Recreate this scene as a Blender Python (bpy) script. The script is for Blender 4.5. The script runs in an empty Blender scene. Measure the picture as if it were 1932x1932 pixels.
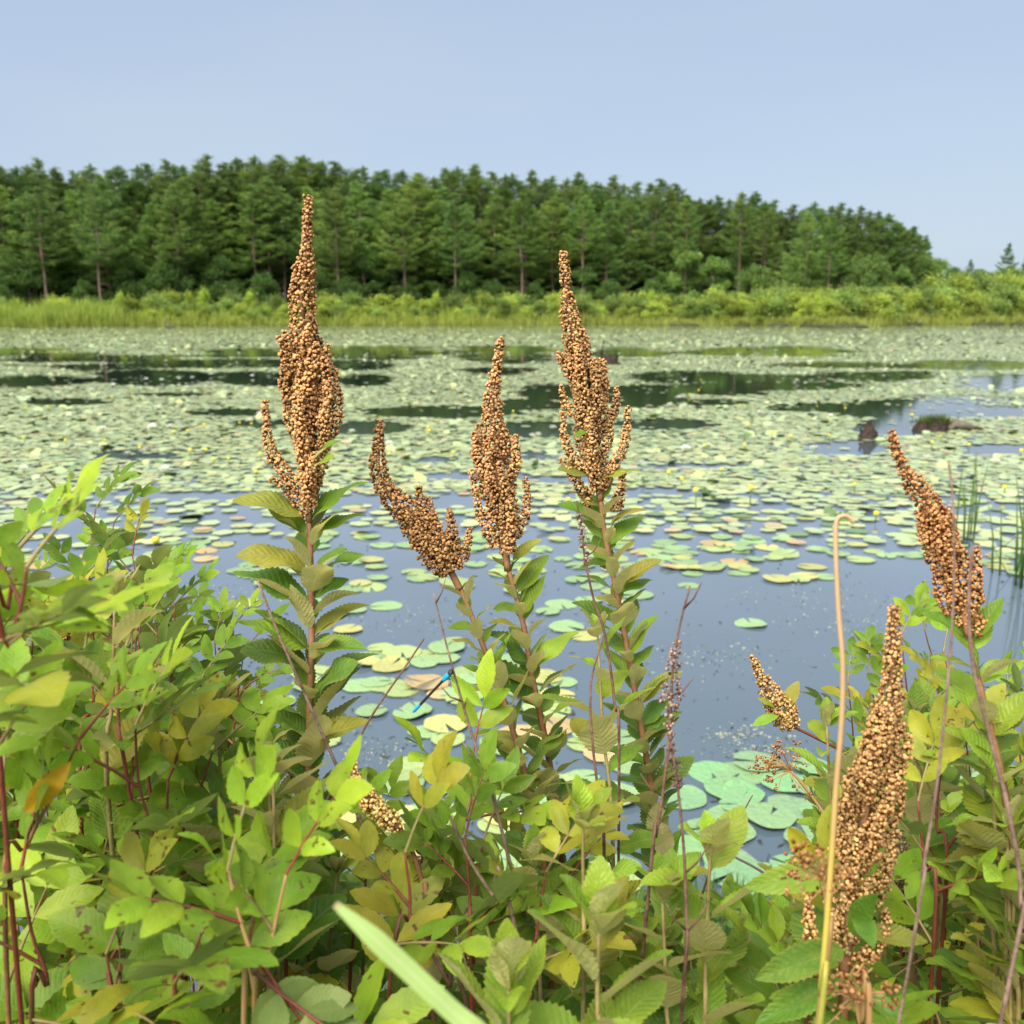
import bpy, math, random
import numpy as np
from mathutils import Vector, Matrix

# ------------------------------------------------------------------ camera, sky, sun, exposure
scene = bpy.context.scene
COL = scene.collection
R = math.radians
F = 1896.0                      # focal length in pixels of a 1932 px wide copy of the photograph
CAMH = 1.6                      # metres above the pond
PITCH = math.atan(376.0 / F)    # camera tilted down
cd = bpy.data.cameras.new('camera'); cam = bpy.data.objects.new('camera', cd); COL.objects.link(cam)
cam.location = (0, 0, CAMH); cam.rotation_euler = (math.pi/2 - PITCH, 0, 0)
cd.sensor_width = 36; cd.angle = 2*math.atan(966/F); cd.clip_start = .02; cd.clip_end = 6000
cd.dof.use_dof = True; cd.dof.focus_distance = .74; cd.dof.aperture_fstop = 16
scene.camera = cam

SUN_EL, SUN_AZ = R(52), R(212)      # azimuth clockwise from +Y (behind the camera, over its shoulder)
wd = bpy.data.worlds.new('World'); scene.world = wd; wd.use_nodes = True
nt = wd.node_tree; nt.nodes.clear()
w_out = nt.nodes.new('ShaderNodeOutputWorld'); w_bg = nt.nodes.new('ShaderNodeBackground')
w_sky = nt.nodes.new('ShaderNodeTexSky'); w_sky.sky_type = 'NISHITA'; w_sky.sun_disc = False
w_sky.sun_elevation = SUN_EL; w_sky.sun_rotation = SUN_AZ; w_sky.air_density = 1.0; w_sky.dust_density = 1.0; w_sky.ozone_density = 2.0
w_mix = nt.nodes.new('ShaderNodeMix'); w_mix.data_type = 'RGBA'; w_mix.inputs[0].default_value = .80
w_mix.inputs[7].default_value = (3.02, 3.60, 4.50, 1)      # thin cloud veil
w_tc = nt.nodes.new('ShaderNodeTexCoord'); w_mp = nt.nodes.new('ShaderNodeMapping'); w_mp.inputs['Scale'].default_value = (1.2, 1.2, 4.0)
w_nz = nt.nodes.new('ShaderNodeTexNoise'); w_nz.inputs['Scale'].default_value = 1.6; w_nz.inputs['Detail'].default_value = 3
w_rp = nt.nodes.new('ShaderNodeValToRGB'); w_rp.color_ramp.elements[0].position = .35; w_rp.color_ramp.elements[0].color = (.96, .965, 1.0, 1); w_rp.color_ramp.elements[1].position = .68; w_rp.color_ramp.elements[1].color = (1.03, 1.02, .985, 1)
w_mu = nt.nodes.new('ShaderNodeMix'); w_mu.data_type = 'RGBA'; w_mu.blend_type = 'MULTIPLY'; w_mu.inputs[0].default_value = 1.0
nt.links.new(w_tc.outputs['Generated'], w_mp.inputs[0]); nt.links.new(w_mp.outputs[0], w_nz.inputs['Vector']); nt.links.new(w_nz.outputs[0], w_rp.inputs[0])
nt.links.new(w_sky.outputs[0], w_mix.inputs[6]); nt.links.new(w_mix.outputs[2], w_mu.inputs[6]); nt.links.new(w_rp.outputs[0], w_mu.inputs[7]); nt.links.new(w_mu.outputs[2], w_bg.inputs[0])
w_bg.inputs[1].default_value = .1
nt.links.new(w_bg.outputs[0], w_out.inputs[0])
sl = bpy.data.lights.new('sun', 'SUN'); sl.energy = 4.4; sl.angle = R(55); sl.color = (1, .94, .82)
sun = bpy.data.objects.new('sun', sl); COL.objects.link(sun)
sdir = Vector((math.sin(SUN_AZ)*math.cos(SUN_EL), math.cos(SUN_AZ)*math.cos(SUN_EL), math.sin(SUN_EL)))
sun.rotation_euler = sdir.to_track_quat('Z', 'Y').to_euler(); sun.location = sdir*50
vs = scene.view_settings; vs.view_transform = 'Standard'; vs.look = 'None'; vs.exposure = 0.8; vs.gamma = 1; vs.use_curve_mapping = False
scene.cycles.use_denoising = True
scene.cycles.max_bounces = 6; scene.cycles.diffuse_bounces = 3; scene.cycles.glossy_bounces = 2; scene.cycles.transmission_bounces = 3
scene.cycles.transparent_max_bounces = 6; scene.cycles.caustics_reflective = False; scene.cycles.caustics_refractive = False

rng = random.Random(7)
nr = np.random.default_rng(11)
CP, SP = math.cos(PITCH), math.sin(PITCH)

def P(px, py, d):
    """photo pixel (1932 scale) at depth d metres along the optical axis"""
    cx, cy = (px-966)/F*d, (966-py)/F*d
    return Vector((cx, cy*SP + d*CP, CAMH + cy*CP - d*SP))
def Wat(px, py, z=0.0):
    a = P(px, py, 1) - Vector((0, 0, CAMH))
    return Vector((0, 0, CAMH)) + a*((z-CAMH)/a.z)
def proj(x, y, z):
    dy, dz = y, z-CAMH
    d = dy*CP - dz*SP; u = dy*SP + dz*CP
    return 966 + F*x/d, 966 - F*u/d

def lerp(a, b, t): return a+(b-a)*t
def interp(tab, x): return float(np.interp(x, [t[0] for t in tab], [t[1] for t in tab]))

# ------------------------------------------------------------------ value noise
_tab = nr.random((256, 256))
def vnoise(x, y):
    x = np.asarray(x, float); y = np.asarray(y, float)
    xi = np.floor(x).astype(int); yi = np.floor(y).astype(int); fx = x-xi; fy = y-yi
    fx = fx*fx*(3-2*fx); fy = fy*fy*(3-2*fy)
    a = _tab[xi & 255, yi & 255]; b = _tab[(xi+1) & 255, yi & 255]; c = _tab[xi & 255, (yi+1) & 255]; d = _tab[(xi+1) & 255, (yi+1) & 255]
    return (a*(1-fx)+b*fx)*(1-fy)+(c*(1-fx)+d*fx)*fy

# ------------------------------------------------------------------ materials
def newmat(name):
    m = bpy.data.materials.new(name); m.use_nodes = True
    t = m.node_tree; t.nodes.clear()
    out = t.nodes.new('ShaderNodeOutputMaterial')
    return m, t, out
def N(t, kind, **kw):
    n = t.nodes.new(kind)
    for k, v in kw.items():
        if k.startswith('i_'):
            key = k[2:]; key = int(key) if key.isdigit() else key.replace('_', ' ')
            n.inputs[key].default_value = v
        else: setattr(n, k, v)
    return n
def math_n(t, op, a, b=None, clamp=False):
    n = t.nodes.new('ShaderNodeMath'); n.operation = op; n.use_clamp = clamp
    for i, v in enumerate((a, b)):
        if v is None: continue
        if isinstance(v, (int, float)): n.inputs[i].default_value = v
        else: t.links.new(v, n.inputs[i])
    return n.outputs[0]
def mix_n(t, fac, a, b, blend='MIX'):
    n = t.nodes.new('ShaderNodeMix'); n.data_type = 'RGBA'; n.blend_type = blend
    for i, v in ((0, fac), (6, a), (7, b)):
        if isinstance(v, (int, float)): n.inputs[i].default_value = v
        elif isinstance(v, tuple): n.inputs[i].default_value = v if len(v) == 4 else (*v, 1)
        else: t.links.new(v, n.inputs[i])
    return n.outputs[2]
def ramp_n(t, fac, stops):
    n = t.nodes.new('ShaderNodeValToRGB'); e = n.color_ramp.elements
    while len(e) < len(stops): e.new(.5)
    for k, (p, c) in enumerate(stops): e[k].position = p; e[k].color = (*c, 1) if len(c) == 3 else c
    t.links.new(fac, n.inputs[0]); return n.outputs[0]

def leaf_material(name, vein_n, vein_strength, under, spots):
    m, t, out = newmat(name)
    oi = N(t, 'ShaderNodeObjectInfo'); uv = N(t, 'ShaderNodeUVMap'); sep = N(t, 'ShaderNodeSeparateXYZ'); t.links.new(uv.outputs[0], sep.inputs[0])
    u = math_n(t, 'ABSOLUTE', math_n(t, 'SUBTRACT', sep.outputs[0], .5)); v = sep.outputs[1]
    ph = math_n(t, 'FRACT', math_n(t, 'MULTIPLY', math_n(t, 'SUBTRACT', v, math_n(t, 'MULTIPLY', u, .42)), vein_n))
    st = math_n(t, 'ABSOLUTE', math_n(t, 'SUBTRACT', ph, .5))            # .5 on the vein, 0 between
    vein = math_n(t, 'POWER', math_n(t, 'MULTIPLY', st, 2.0), 5.0)
    mid = math_n(t, 'SUBTRACT', 1.0, math_n(t, 'MULTIPLY', u, 28.0), True)
    vm = math_n(t, 'MAXIMUM', math_n(t, 'MULTIPLY', vein, vein_strength*1.15), mid)
    geo = N(t, 'ShaderNodeNewGeometry')
    tc = N(t, 'ShaderNodeTexCoord'); mp = N(t, 'ShaderNodeVectorMath', operation='ADD'); t.links.new(tc.outputs['Object'], mp.inputs[0])
    sc = N(t, 'ShaderNodeVectorMath', operation='SCALE'); sc.inputs[0].default_value = (13.1, 7.7, 3.3); t.links.new(oi.outputs['Random'], sc.inputs['Scale']); t.links.new(sc.outputs[0], mp.inputs[1])
    nz = N(t, 'ShaderNodeTexNoise', i_Scale=2.6, i_Detail=3.0); t.links.new(mp.outputs[0], nz.inputs['Vector'])
    hs = N(t, 'ShaderNodeHueSaturation'); t.links.new(oi.outputs['Color'], hs.inputs['Color'])
    val = math_n(t, 'ADD', .62, math_n(t, 'MULTIPLY', nz.outputs[0], .76)); t.links.new(val, hs.inputs['Value'])
    top = mix_n(t, math_n(t, 'MULTIPLY', vm, .45), hs.outputs[0], mix_n(t, .5, hs.outputs[0], (.42, .44, .14)))
    n4 = N(t, 'ShaderNodeTexNoise', i_Scale=1.3, i_Detail=4.0, i_Roughness=.7); t.links.new(mp.outputs[0], n4.inputs['Vector'])
    ye = math_n(t, 'MULTIPLY', math_n(t, 'SUBTRACT', n4.outputs[0], .50), 3.0, True)
    top = mix_n(t, math_n(t, 'MULTIPLY', ye, .55), top, mix_n(t, .55, top, (.50, .40, .05)))
    fine = N(t, 'ShaderNodeTexNoise', i_Scale=26.0, i_Detail=3.0); t.links.new(mp.outputs[0], fine.inputs['Vector'])
    top = mix_n(t, math_n(t, 'MULTIPLY', fine.outputs[0], .55), top, mix_n(t, 1.0, top, (.78, .82, .7), 'MULTIPLY'))
    # yellowing rim
    rim = math_n(t, 'MULTIPLY', math_n(t, 'POWER', math_n(t, 'MULTIPLY', u, 2.0, True), 8.0), .35)
    top = mix_n(t, rim, top, (.40, .36, .07))
    if spots:
        n2 = N(t, 'ShaderNodeTexNoise', i_Scale=5.5, i_Detail=2.0); t.links.new(mp.outputs[0], n2.inputs['Vector'])
        thr = math_n(t, 'ADD', .71, math_n(t, 'MULTIPLY', oi.outputs['Random'], -.09))
        sp = math_n(t, 'MULTIPLY', math_n(t, 'SUBTRACT', n2.outputs[0], thr), 18.0, True)
        top = mix_n(t, math_n(t, 'MULTIPLY', sp, .85), top, (.13, .035, .02))
    n3 = N(t, 'ShaderNodeTexNoise', i_Scale=9.0, i_Detail=2.0); t.links.new(mp.outputs[0], n3.inputs['Vector'])
    und = mix_n(t, .2, under, oi.outputs['Color'])
    und = mix_n(t, math_n(t, 'MULTIPLY', vm, .25), und, mix_n(t, .5, und, (.62, .52, .26)))
    col = mix_n(t, geo.outputs['Backfacing'], top, und)
    bh = math_n(t, 'ADD', math_n(t, 'MULTIPLY', vm, -1.0), math_n(t, 'MULTIPLY', n3.outputs[0], .25))
    bp = N(t, 'ShaderNodeBump', i_Strength=vein_strength, i_Distance=.04); t.links.new(bh, bp.inputs['Height'])
    pb = N(t, 'ShaderNodeBsdfPrincipled', i_Roughness=.42); pb.inputs['Specular IOR Level'].default_value = .28
    t.links.new(col, pb.inputs['Base Color']); t.links.new(bp.outputs[0], pb.inputs['Normal'])
    tl = N(t, 'ShaderNodeBsdfTranslucent'); tcol = mix_n(t, .25, col, mix_n(t, 1.0, col, (1.35, 1.25, .5), 'MULTIPLY')); t.links.new(tcol, tl.inputs[0])
    ms = N(t, 'ShaderNodeMixShader', i_0=.44); t.links.new(pb.outputs[0], ms.inputs[1]); t.links.new(tl.outputs[0], ms.inputs[2])
    t.links.new(ms.outputs[0], out.inputs[0]); return m

def plain(name, col, rough=.7, noise_scale=None, col2=None, bump=0.0, spec=.3, objcolor=False, distort=(1, 1, 1)):
    m, t, out = newmat(name)
    pb = N(t, 'ShaderNodeBsdfPrincipled', i_Roughness=rough); pb.inputs['Specular IOR Level'].default_value = spec
    c = (*col, 1)
    if objcolor: c = N(t, 'ShaderNodeObjectInfo').outputs['Color']
    if noise_scale:
        tc = N(t, 'ShaderNodeTexCoord'); mp = N(t, 'ShaderNodeMapping'); mp.inputs['Scale'].default_value = distort
        t.links.new(tc.outputs['Object'], mp.inputs[0])
        nz = N(t, 'ShaderNodeTexNoise', i_Scale=noise_scale, i_Detail=5.0); t.links.new(mp.outputs[0], nz.inputs['Vector'])
        f = math_n(t, 'MULTIPLY', math_n(t, 'SUBTRACT', nz.outputs[0], .32), 2.8, True)
        c = mix_n(t, f, c, (*col2, 1) if col2 else mix_n(t, 1.0, c, (.5, .5, .5, 1), 'MULTIPLY'))
        if bump:
            bp = N(t, 'ShaderNodeBump', i_Strength=bump, i_Distance=.02); t.links.new(nz.outputs[0], bp.inputs['Height']); t.links.new(bp.outputs[0], pb.inputs['Normal'])
    if isinstance(c, tuple): pb.inputs['Base Color'].default_value = c
    else: t.links.new(c, pb.inputs['Base Color'])
    t.links.new(pb.outputs[0], out.inputs[0]); return m

def foliage_material(name, cols, transl=.25, scale=.35, rough=.6):
    """far foliage: colour of the tree (object colour) varied clump by clump"""
    m, t, out = newmat(name)
    oi = N(t, 'ShaderNodeObjectInfo'); tc = N(t, 'ShaderNodeTexCoord')
    nz = N(t, 'ShaderNodeTexNoise', i_Scale=scale, i_Detail=3.0, i_Roughness=.7); t.links.new(tc.outputs['Object'], nz.inputs['Vector'])
    f = math_n(t, 'MULTIPLY', math_n(t, 'SUBTRACT', nz.outputs[0], .3), 2.5, True)
    c = ramp_n(t, f, cols); c = mix_n(t, 1.0, c, oi.outputs['Color'], 'MULTIPLY')
    pb = N(t, 'ShaderNodeBsdfPrincipled', i_Roughness=rough); pb.inputs['Specular IOR Level'].default_value = .25; t.links.new(c, pb.inputs['Base Color'])
    tl = N(t, 'ShaderNodeBsdfTranslucent'); t.links.new(c, tl.inputs[0])
    ms = N(t, 'ShaderNodeMixShader', i_0=transl); t.links.new(pb.outputs[0], ms.inputs[1]); t.links.new(tl.outputs[0], ms.inputs[2])
    t.links.new(ms.outputs[0], out.inputs[0]); return m

def pad_material(name, attr):
    m, t, out = newmat(name)
    if attr:
        at = N(t, 'ShaderNodeAttribute', attribute_name='col'); base = at.outputs['Color']
    else:
        base = N(t, 'ShaderNodeObjectInfo').outputs['Color']
    tc = N(t, 'ShaderNodeTexCoord'); nz = N(t, 'ShaderNodeTexNoise', i_Scale=(9.0 if attr else 3.0), i_Detail=4.0); t.links.new(tc.outputs['Object'], nz.inputs['Vector'])
    f = math_n(t, 'MULTIPLY', math_n(t, 'SUBTRACT', nz.outputs[0], .45), 2.2, True)
    c = mix_n(t, math_n(t, 'MULTIPLY', f, .35), base, mix_n(t, .6, base, (.42, .40, .14, 1)))
    pb = N(t, 'ShaderNodeBsdfPrincipled', i_Roughness=.34); pb.inputs['Specular IOR Level'].default_value = .8
    if not attr:
        sep = N(t, 'ShaderNodeSeparateXYZ'); t.links.new(tc.outputs['Object'], sep.inputs[0])
        an = math_n(t, 'ARCTAN2', sep.outputs[0], sep.outputs[1])
        st = math_n(t, 'POWER', math_n(t, 'ABSOLUTE', math_n(t, 'SINE', math_n(t, 'MULTIPLY', an, 7.0))), 14.0)
        c = mix_n(t, math_n(t, 'MULTIPLY', math_n(t, 'SUBTRACT', 1.0, st), .0), c, c)
        c = mix_n(t, math_n(t, 'MULTIPLY', st, .22), c, (.36, .50, .22, 1))
        n2 = N(t, 'ShaderNodeTexNoise', i_Scale=7.0, i_Detail=2.0); t.links.new(tc.outputs['Object'], n2.inputs['Vector'])
        br = math_n(t, 'MULTIPLY', math_n(t, 'SUBTRACT', n2.outputs[0], .70), 14.0, True)
        c = mix_n(t, math_n(t, 'MULTIPLY', br, .7), c, (.16, .08, .03, 1))
        bp = N(t, 'ShaderNodeBump', i_Strength=.25, i_Distance=.05); t.links.new(nz.outputs[0], bp.inputs['Height']); t.links.new(bp.outputs[0], pb.inputs['Normal'])
    t.links.new(c, pb.inputs['Base Color']); t.links.new(pb.outputs[0], out.inputs[0]); return m

def capsule_material(name='seed_capsules', stops=None):
    m, t, out = newmat(name)
    at = N(t, 'ShaderNodeAttribute', attribute_name='tip'); oi = N(t, 'ShaderNodeObjectInfo')
    at2 = N(t, 'ShaderNodeAttribute', attribute_name='var')
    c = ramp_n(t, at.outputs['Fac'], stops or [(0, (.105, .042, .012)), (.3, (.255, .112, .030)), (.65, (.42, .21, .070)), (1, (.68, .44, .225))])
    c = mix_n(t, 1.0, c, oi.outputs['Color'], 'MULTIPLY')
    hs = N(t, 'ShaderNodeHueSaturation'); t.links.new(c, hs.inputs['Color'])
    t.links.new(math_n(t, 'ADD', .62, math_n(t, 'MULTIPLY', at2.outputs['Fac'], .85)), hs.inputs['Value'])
    pb = N(t, 'ShaderNodeBsdfPrincipled', i_Roughness=.85); pb.inputs['Specular IOR Level'].default_value = .15
    t.links.new(hs.outputs[0], pb.inputs['Base Color']); t.links.new(pb.outputs[0], out.inputs[0]); return m

def water_material():
    m, t, out = newmat('pond_water')
    tc = N(t, 'ShaderNodeTexCoord'); sep = N(t, 'ShaderNodeSeparateXYZ'); t.links.new(tc.outputs['Object'], sep.inputs[0])
    pb = N(t, 'ShaderNodeBsdfPrincipled', i_Roughness=.035, i_IOR=1.5)
    pb.inputs['Specular IOR Level'].default_value = .62
    n0 = N(t, 'ShaderNodeTexNoise', i_Scale=.5, i_Detail=3.0); t.links.new(tc.outputs['Object'], n0.inputs['Vector'])
    f = math_n(t, 'ADD', math_n(t, 'MULTIPLY', sep.outputs[1], .055), math_n(t, 'MULTIPLY', n0.outputs[0], .3))
    c = ramp_n(t, f, [(.25, (.072, .105, .128)), (.55, (.120, .155, .195)), (1.0, (.012, .020, .020))]); t.links.new(c, pb.inputs['Base Color'])  # sky reflection partly put into murky base colour, palest mid distance, dark far out
    mp = N(t, 'ShaderNodeMapping'); mp.inputs['Scale'].default_value = (1.0, 1.6, 1); t.links.new(tc.outputs['Object'], mp.inputs[0])
    nz = N(t, 'ShaderNodeTexNoise', i_Scale=3.2, i_Detail=3.0); t.links.new(mp.outputs[0], nz.inputs['Vector'])
    bp = N(t, 'ShaderNodeBump', i_Strength=.05, i_Distance=.02); t.links.new(nz.outputs[0], bp.inputs['Height']); t.links.new(bp.outputs[0], pb.inputs['Normal'])
    t.links.new(pb.outputs[0], out.inputs[0]); return m

def ground_material():
    m, t, out = newmat('bank_soil')
    tc = N(t, 'ShaderNodeTexCoord'); nz = N(t, 'ShaderNodeTexNoise', i_Scale=6.0, i_Detail=6.0); t.links.new(tc.outputs['Object'], nz.inputs['Vector'])
    c = ramp_n(t, nz.outputs[0], [(.3, (.02, .018, .01)), (.5, (.05, .06, .02)), (.7, (.08, .09, .03))])
    pb = N(t, 'ShaderNodeBsdfPrincipled', i_Roughness=.9); t.links.new(c, pb.inputs['Base Color'])
    bp = N(t, 'ShaderNodeBump', i_Strength=.6, i_Distance=.05); t.links.new(nz.outputs[0], bp.inputs['Height']); t.links.new(bp.outputs[0], pb.inputs['Normal'])
    t.links.new(pb.outputs[0], out.inputs[0]); return m

M_STEEPLE = leaf_material('steeplebush_leaf', 11.0, .24, (.68, .60, .28, 1), False)
M_ROSE = leaf_material('rose_leaf', 12.0, .12, (.24, .30, .10, 1), True)
M_CAPS = capsule_material(); M_HUSK = capsule_material('withered_husks', [(0, (.07, .05, .045)), (.4, (.20, .135, .10)), (1, (.42, .31, .24))])
M_STEM = plain('orange_brown_stem', (.34, .16, .075), .6, 60.0, (.20, .10, .045), .2)
M_GSTEM = plain('green_tan_stem', (.32, .27, .10), .6, 60.0, (.22, .15, .06), .2)
M_RED = plain('red_rose_cane', (.26, .055, .035), .5, 50.0, (.12, .05, .03), .2)
M_DEAD = plain('dead_grey_brown_twig', (.30, .20, .15), .8, 80.0, (.13, .075, .06), .3)
M_TWIG = plain('dark_brown_twig', (.10, .05, .035), .7, 80.0, (.22, .12, .08), .3)
M_STRAW = plain('straw_stalk', (.48, .28, .13), .6, 20.0, (.40, .25, .08), .1)
M_PAD = pad_material('lily_pad', False); M_PADS = pad_material('far_lily_pads', True)
M_WATER = water_material(); M_GROUND = ground_material()
M_BARK = plain('pine_bark', (.26, .18, .135), .9, 3.0, (.13, .09, .07), .4, distort=(1, 1, .2))
M_PINE = foliage_material('pine_needles', [(0, (.075, .155, .045)), (.5, (.155, .26, .060)), (1, (.27, .37, .075))], .26, .5)
M_DECID = foliage_material('broad_leaves', [(0, (.065, .14, .045)), (.5, (.115, .21, .06)), (1, (.18, .29, .075))], .25, .7)
M_SHRUB = foliage_material('shrub_leaves', [(0, (.26, .36, .07)), (.5, (.40, .51, .115)), (1, (.56, .66, .19))], .38, 1.2)
M_GRASS = foliage_material('sedge_blades', [(0, (.25, .31, .06)), (.5, (.39, .45, .10)), (1, (.54, .57, .20))], .35, .8)
M_NGRASS = foliage_material('bank_grass', [(0, (.06, .13, .02)), (.5, (.12, .23, .04)), (1, (.24, .33, .07))], .3, 3.0)
M_WOOD = plain('wet_weathered_wood', (.055, .035, .025), .75, 9.0, (.015, .011, .009), .6)
M_GREYWOOD = plain('pale_weathered_wood', (.20, .17, .14), .8, 6.0, (.10, .08, .06), .5)

# ------------------------------------------------------------------ mesh building
class MB:
    def __init__(s): s.v = []; s.f = []; s.uv = []; s.mi = []
    def vert(s, p, uv=(0, 0)): s.v.append((p[0], p[1], p[2])); s.uv.append(uv); return len(s.v)-1
    def face(s, *i, m=0): s.f.append(i); s.mi.append(m)
    def tube(s, pts, rad, n=6, m=0, cap=True):
        pts = [Vector(p) for p in pts]; rings = []
        up = Vector((0, 0, 1)); prev = None
        for k, p in enumerate(pts):
            a = pts[max(k-1, 0)]; b = pts[min(k+1, len(pts)-1)]; d = (b-a)
            d = d.normalized() if d.length > 1e-9 else up
            x = prev - d*prev.dot(d) if prev is not None else d.orthogonal()
            x = x.normalized() if x.length > 1e-6 else d.orthogonal().normalized()
            prev = x; y = d.cross(x)
            r = rad[k] if isinstance(rad, (list, tuple)) else rad
            rings.append([s.vert(p + (x*math.cos(2*math.pi*j/n)+y*math.sin(2*math.pi*j/n))*r) for j in range(n)])
        for a, b in zip(rings, rings[1:]):
            for j in range(n): s.face(a[j], a[(j+1) % n], b[(j+1) % n], b[j], m=m)
        if cap: s.face(*reversed(rings[0]), m=m); s.face(*rings[-1], m=m)
    def mesh(s, name, mats, smooth=True):
        me = bpy.data.meshes.new(name); me.from_pydata(s.v, [], s.f)
        for mt in (mats if isinstance(mats, (list, tuple)) else [mats]): me.materials.append(mt)
        ul = me.uv_layers.new(name='UVMap'); vi = np.empty(len(me.loops), np.int32); me.loops.foreach_get('vertex_index', vi)
        ul.data.foreach_set('uv', np.asarray(s.uv, np.float32)[vi].ravel())
        me.polygons.foreach_set('material_index', np.asarray(s.mi, np.int32))
        if smooth: me.polygons.foreach_set('use_smooth', np.ones(len(me.polygons), bool))
        me.update(); return me
    def obj(s, name, mats, parent=None, smooth=True, origin=None):
        if origin is not None:
            o = Vector(origin); s.v = [(a-o.x, b-o.y, c-o.z) for a, b, c in s.v]
        ob = link(name, s.mesh(name, mats, smooth), parent)
        if origin is not None: ob.location = o
        return ob

def np_mesh(name, verts, faces, mat, k, smooth=False, attrs=None):
    """verts (n,3), faces (m,k) numpy"""
    me = bpy.data.meshes.new(name); nv, nf = len(verts), len(faces)
    me.vertices.add(nv); me.vertices.foreach_set('co', np.asarray(verts, np.float32).ravel())
    me.loops.add(nf*k); me.loops.foreach_set('vertex_index', np.asarray(faces, np.int32).ravel())
    me.polygons.add(nf); me.polygons.foreach_set('loop_start', np.arange(0, nf*k, k, dtype=np.int32))
    me.update(calc_edges=True); me.materials.append(mat)
    if smooth: me.polygons.foreach_set('use_smooth', np.ones(nf, bool))
    for an, (typ, data) in (attrs or {}).items():
        a = me.attributes.new(an, typ, 'POINT'); a.data.foreach_set('color' if 'COLOR' in typ else 'value', np.asarray(data, np.float32).ravel())
    return me

def link(name, data, parent=None):
    o = bpy.data.objects.new(name, data); COL.objects.link(o)
    if parent is not None: o.parent = parent
    return o
def tag(o, label, cat, group=None):
    o['label'] = label; o['category'] = cat
    if group: o['group'] = group
    return o
def thing(name, label, cat, loc=(0, 0, 0), group=None):
    o = bpy.data.objects.new(name, None); COL.objects.link(o); o.location = loc; o.empty_display_size = .05
    return tag(o, label, cat, group)
def structure(o): o['kind'] = 'structure'; return o
def stuff(o, label=None, cat=None):
    o['kind'] = 'stuff'
    if label: o['label'] = label; o['category'] = cat
    return o
def wloc(o): return o.location.copy()

def smooth_path(pts, per=5):
    """Catmull-Rom through points"""
    pts = [Vector(p) for p in pts]; out = []
    ext = [pts[0]*2-pts[1]] + pts + [pts[-1]*2-pts[-2]]
    for i in range(1, len(ext)-2):
        a, b, c, d = ext[i-1:i+3]
        for k in range(per):
            t = k/per; out.append(.5*((2*b)+(c-a)*t+(2*a-5*b+4*c-d)*t*t+(3*b-a-3*c+d)*t**3))
    out.append(pts[-1]); return out
class Path:
    def __init__(s, pts, per=6):
        s.p = smooth_path(pts, per); s.l = [0]
        for a, b in zip(s.p, s.p[1:]): s.l.append(s.l[-1]+(b-a).length)
        s.len = s.l[-1]
    def at(s, d):
        d = min(max(d, 0), s.len); i = int(np.searchsorted(s.l, d, 'right'))-1; i = min(max(i, 0), len(s.p)-2)
        seg = s.l[i+1]-s.l[i]; t = (d-s.l[i])/seg if seg > 1e-9 else 0
        return s.p[i].lerp(s.p[i+1], t), (s.p[i+1]-s.p[i]).normalized()

# ------------------------------------------------------------------ ground, pond
SHORE_PX = [(-1200, 620), (-300, 618.5), (0, 617), (240, 616), (600, 614.3), (1000, 613.2), (1400, 613.6), (1560, 616.5), (1660, 616.0), (1750, 613), (1932, 611.3), (2300, 610.5), (3200, 612)]
_sh = [Wat(a, b) for a, b in SHORE_PX]
SHORE = sorted([(math.atan2(v.x, v.y), v.length) for v in _sh])
def shore_r(th):
    return np.interp(th, [a for a, _ in SHORE], [b for _, b in SHORE])
def bank_y(x):
    return 2.25 + .22*np.sin(np.asarray(x)*1.9+.6) + .12*np.sin(np.asarray(x)*4.3) + np.where(np.asarray(x) > .55, .45*(np.asarray(x)-.55), 0)
def ground_z(x, y):
    x = np.asarray(x, float); y = np.asarray(y, float)
    r = np.hypot(x, y); th = np.arctan2(x, y)
    s = r - shore_r(th)
    far = np.where(s > 0, .10*np.clip(s, 0, 3)+np.clip((s-3)*.035, 0, .5)+np.clip((s-24)*.13, 0, 4.2), np.clip(s*.25, -1.2, 0))
    d = bank_y(np.clip(x, -6, 6)) - y
    near = np.where(d > 0, np.clip(d*.2, 0, .33), np.clip(d*.45, -1.2, 0))
    back = (np.abs(th) > 1.45)
    z = np.where(y > 8, far, np.where(back, np.clip(np.abs(near), 0, .33), near))
    z = z + np.where((r < 30) & (d > .1), (vnoise(x*3, y*3)-.5)*.05, 0)
    return z
def gz(x, y): return float(ground_z(x, y))

def build_ground():
    rad = np.concatenate([np.linspace(.0, 4, 41), np.geomspace(4.2, 90, 24), np.linspace(95, 150, 56), np.geomspace(156, 4000, 22)])
    ang = np.linspace(-math.pi, math.pi, 241)
    rr, aa = np.meshgrid(rad, ang, indexing='ij'); x = rr*np.sin(aa); y = rr*np.cos(aa)
    z = ground_z(x, y); nr_, na = rr.shape
    idx = np.arange(nr_*na).reshape(nr_, na)
    f = np.stack([idx[:-1, :-1], idx[:-1, 1:], idx[1:, 1:], idx[1:, :-1]], -1).reshape(-1, 4)
    structure(link('ground', np_mesh('ground', np.stack([x, y, z], -1).reshape(-1, 3), f, M_GROUND, 4, True)))
    b = MB(); x0, x1, y0, y1 = -260, 260, -.2, 190
    b.face(b.vert((x0, y0, 0)), b.vert((x1, y0, 0)), b.vert((x1, y1, 0)), b.vert((x0, y1, 0)))
    structure(b.obj('water', M_WATER, smooth=False))
build_ground()

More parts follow.
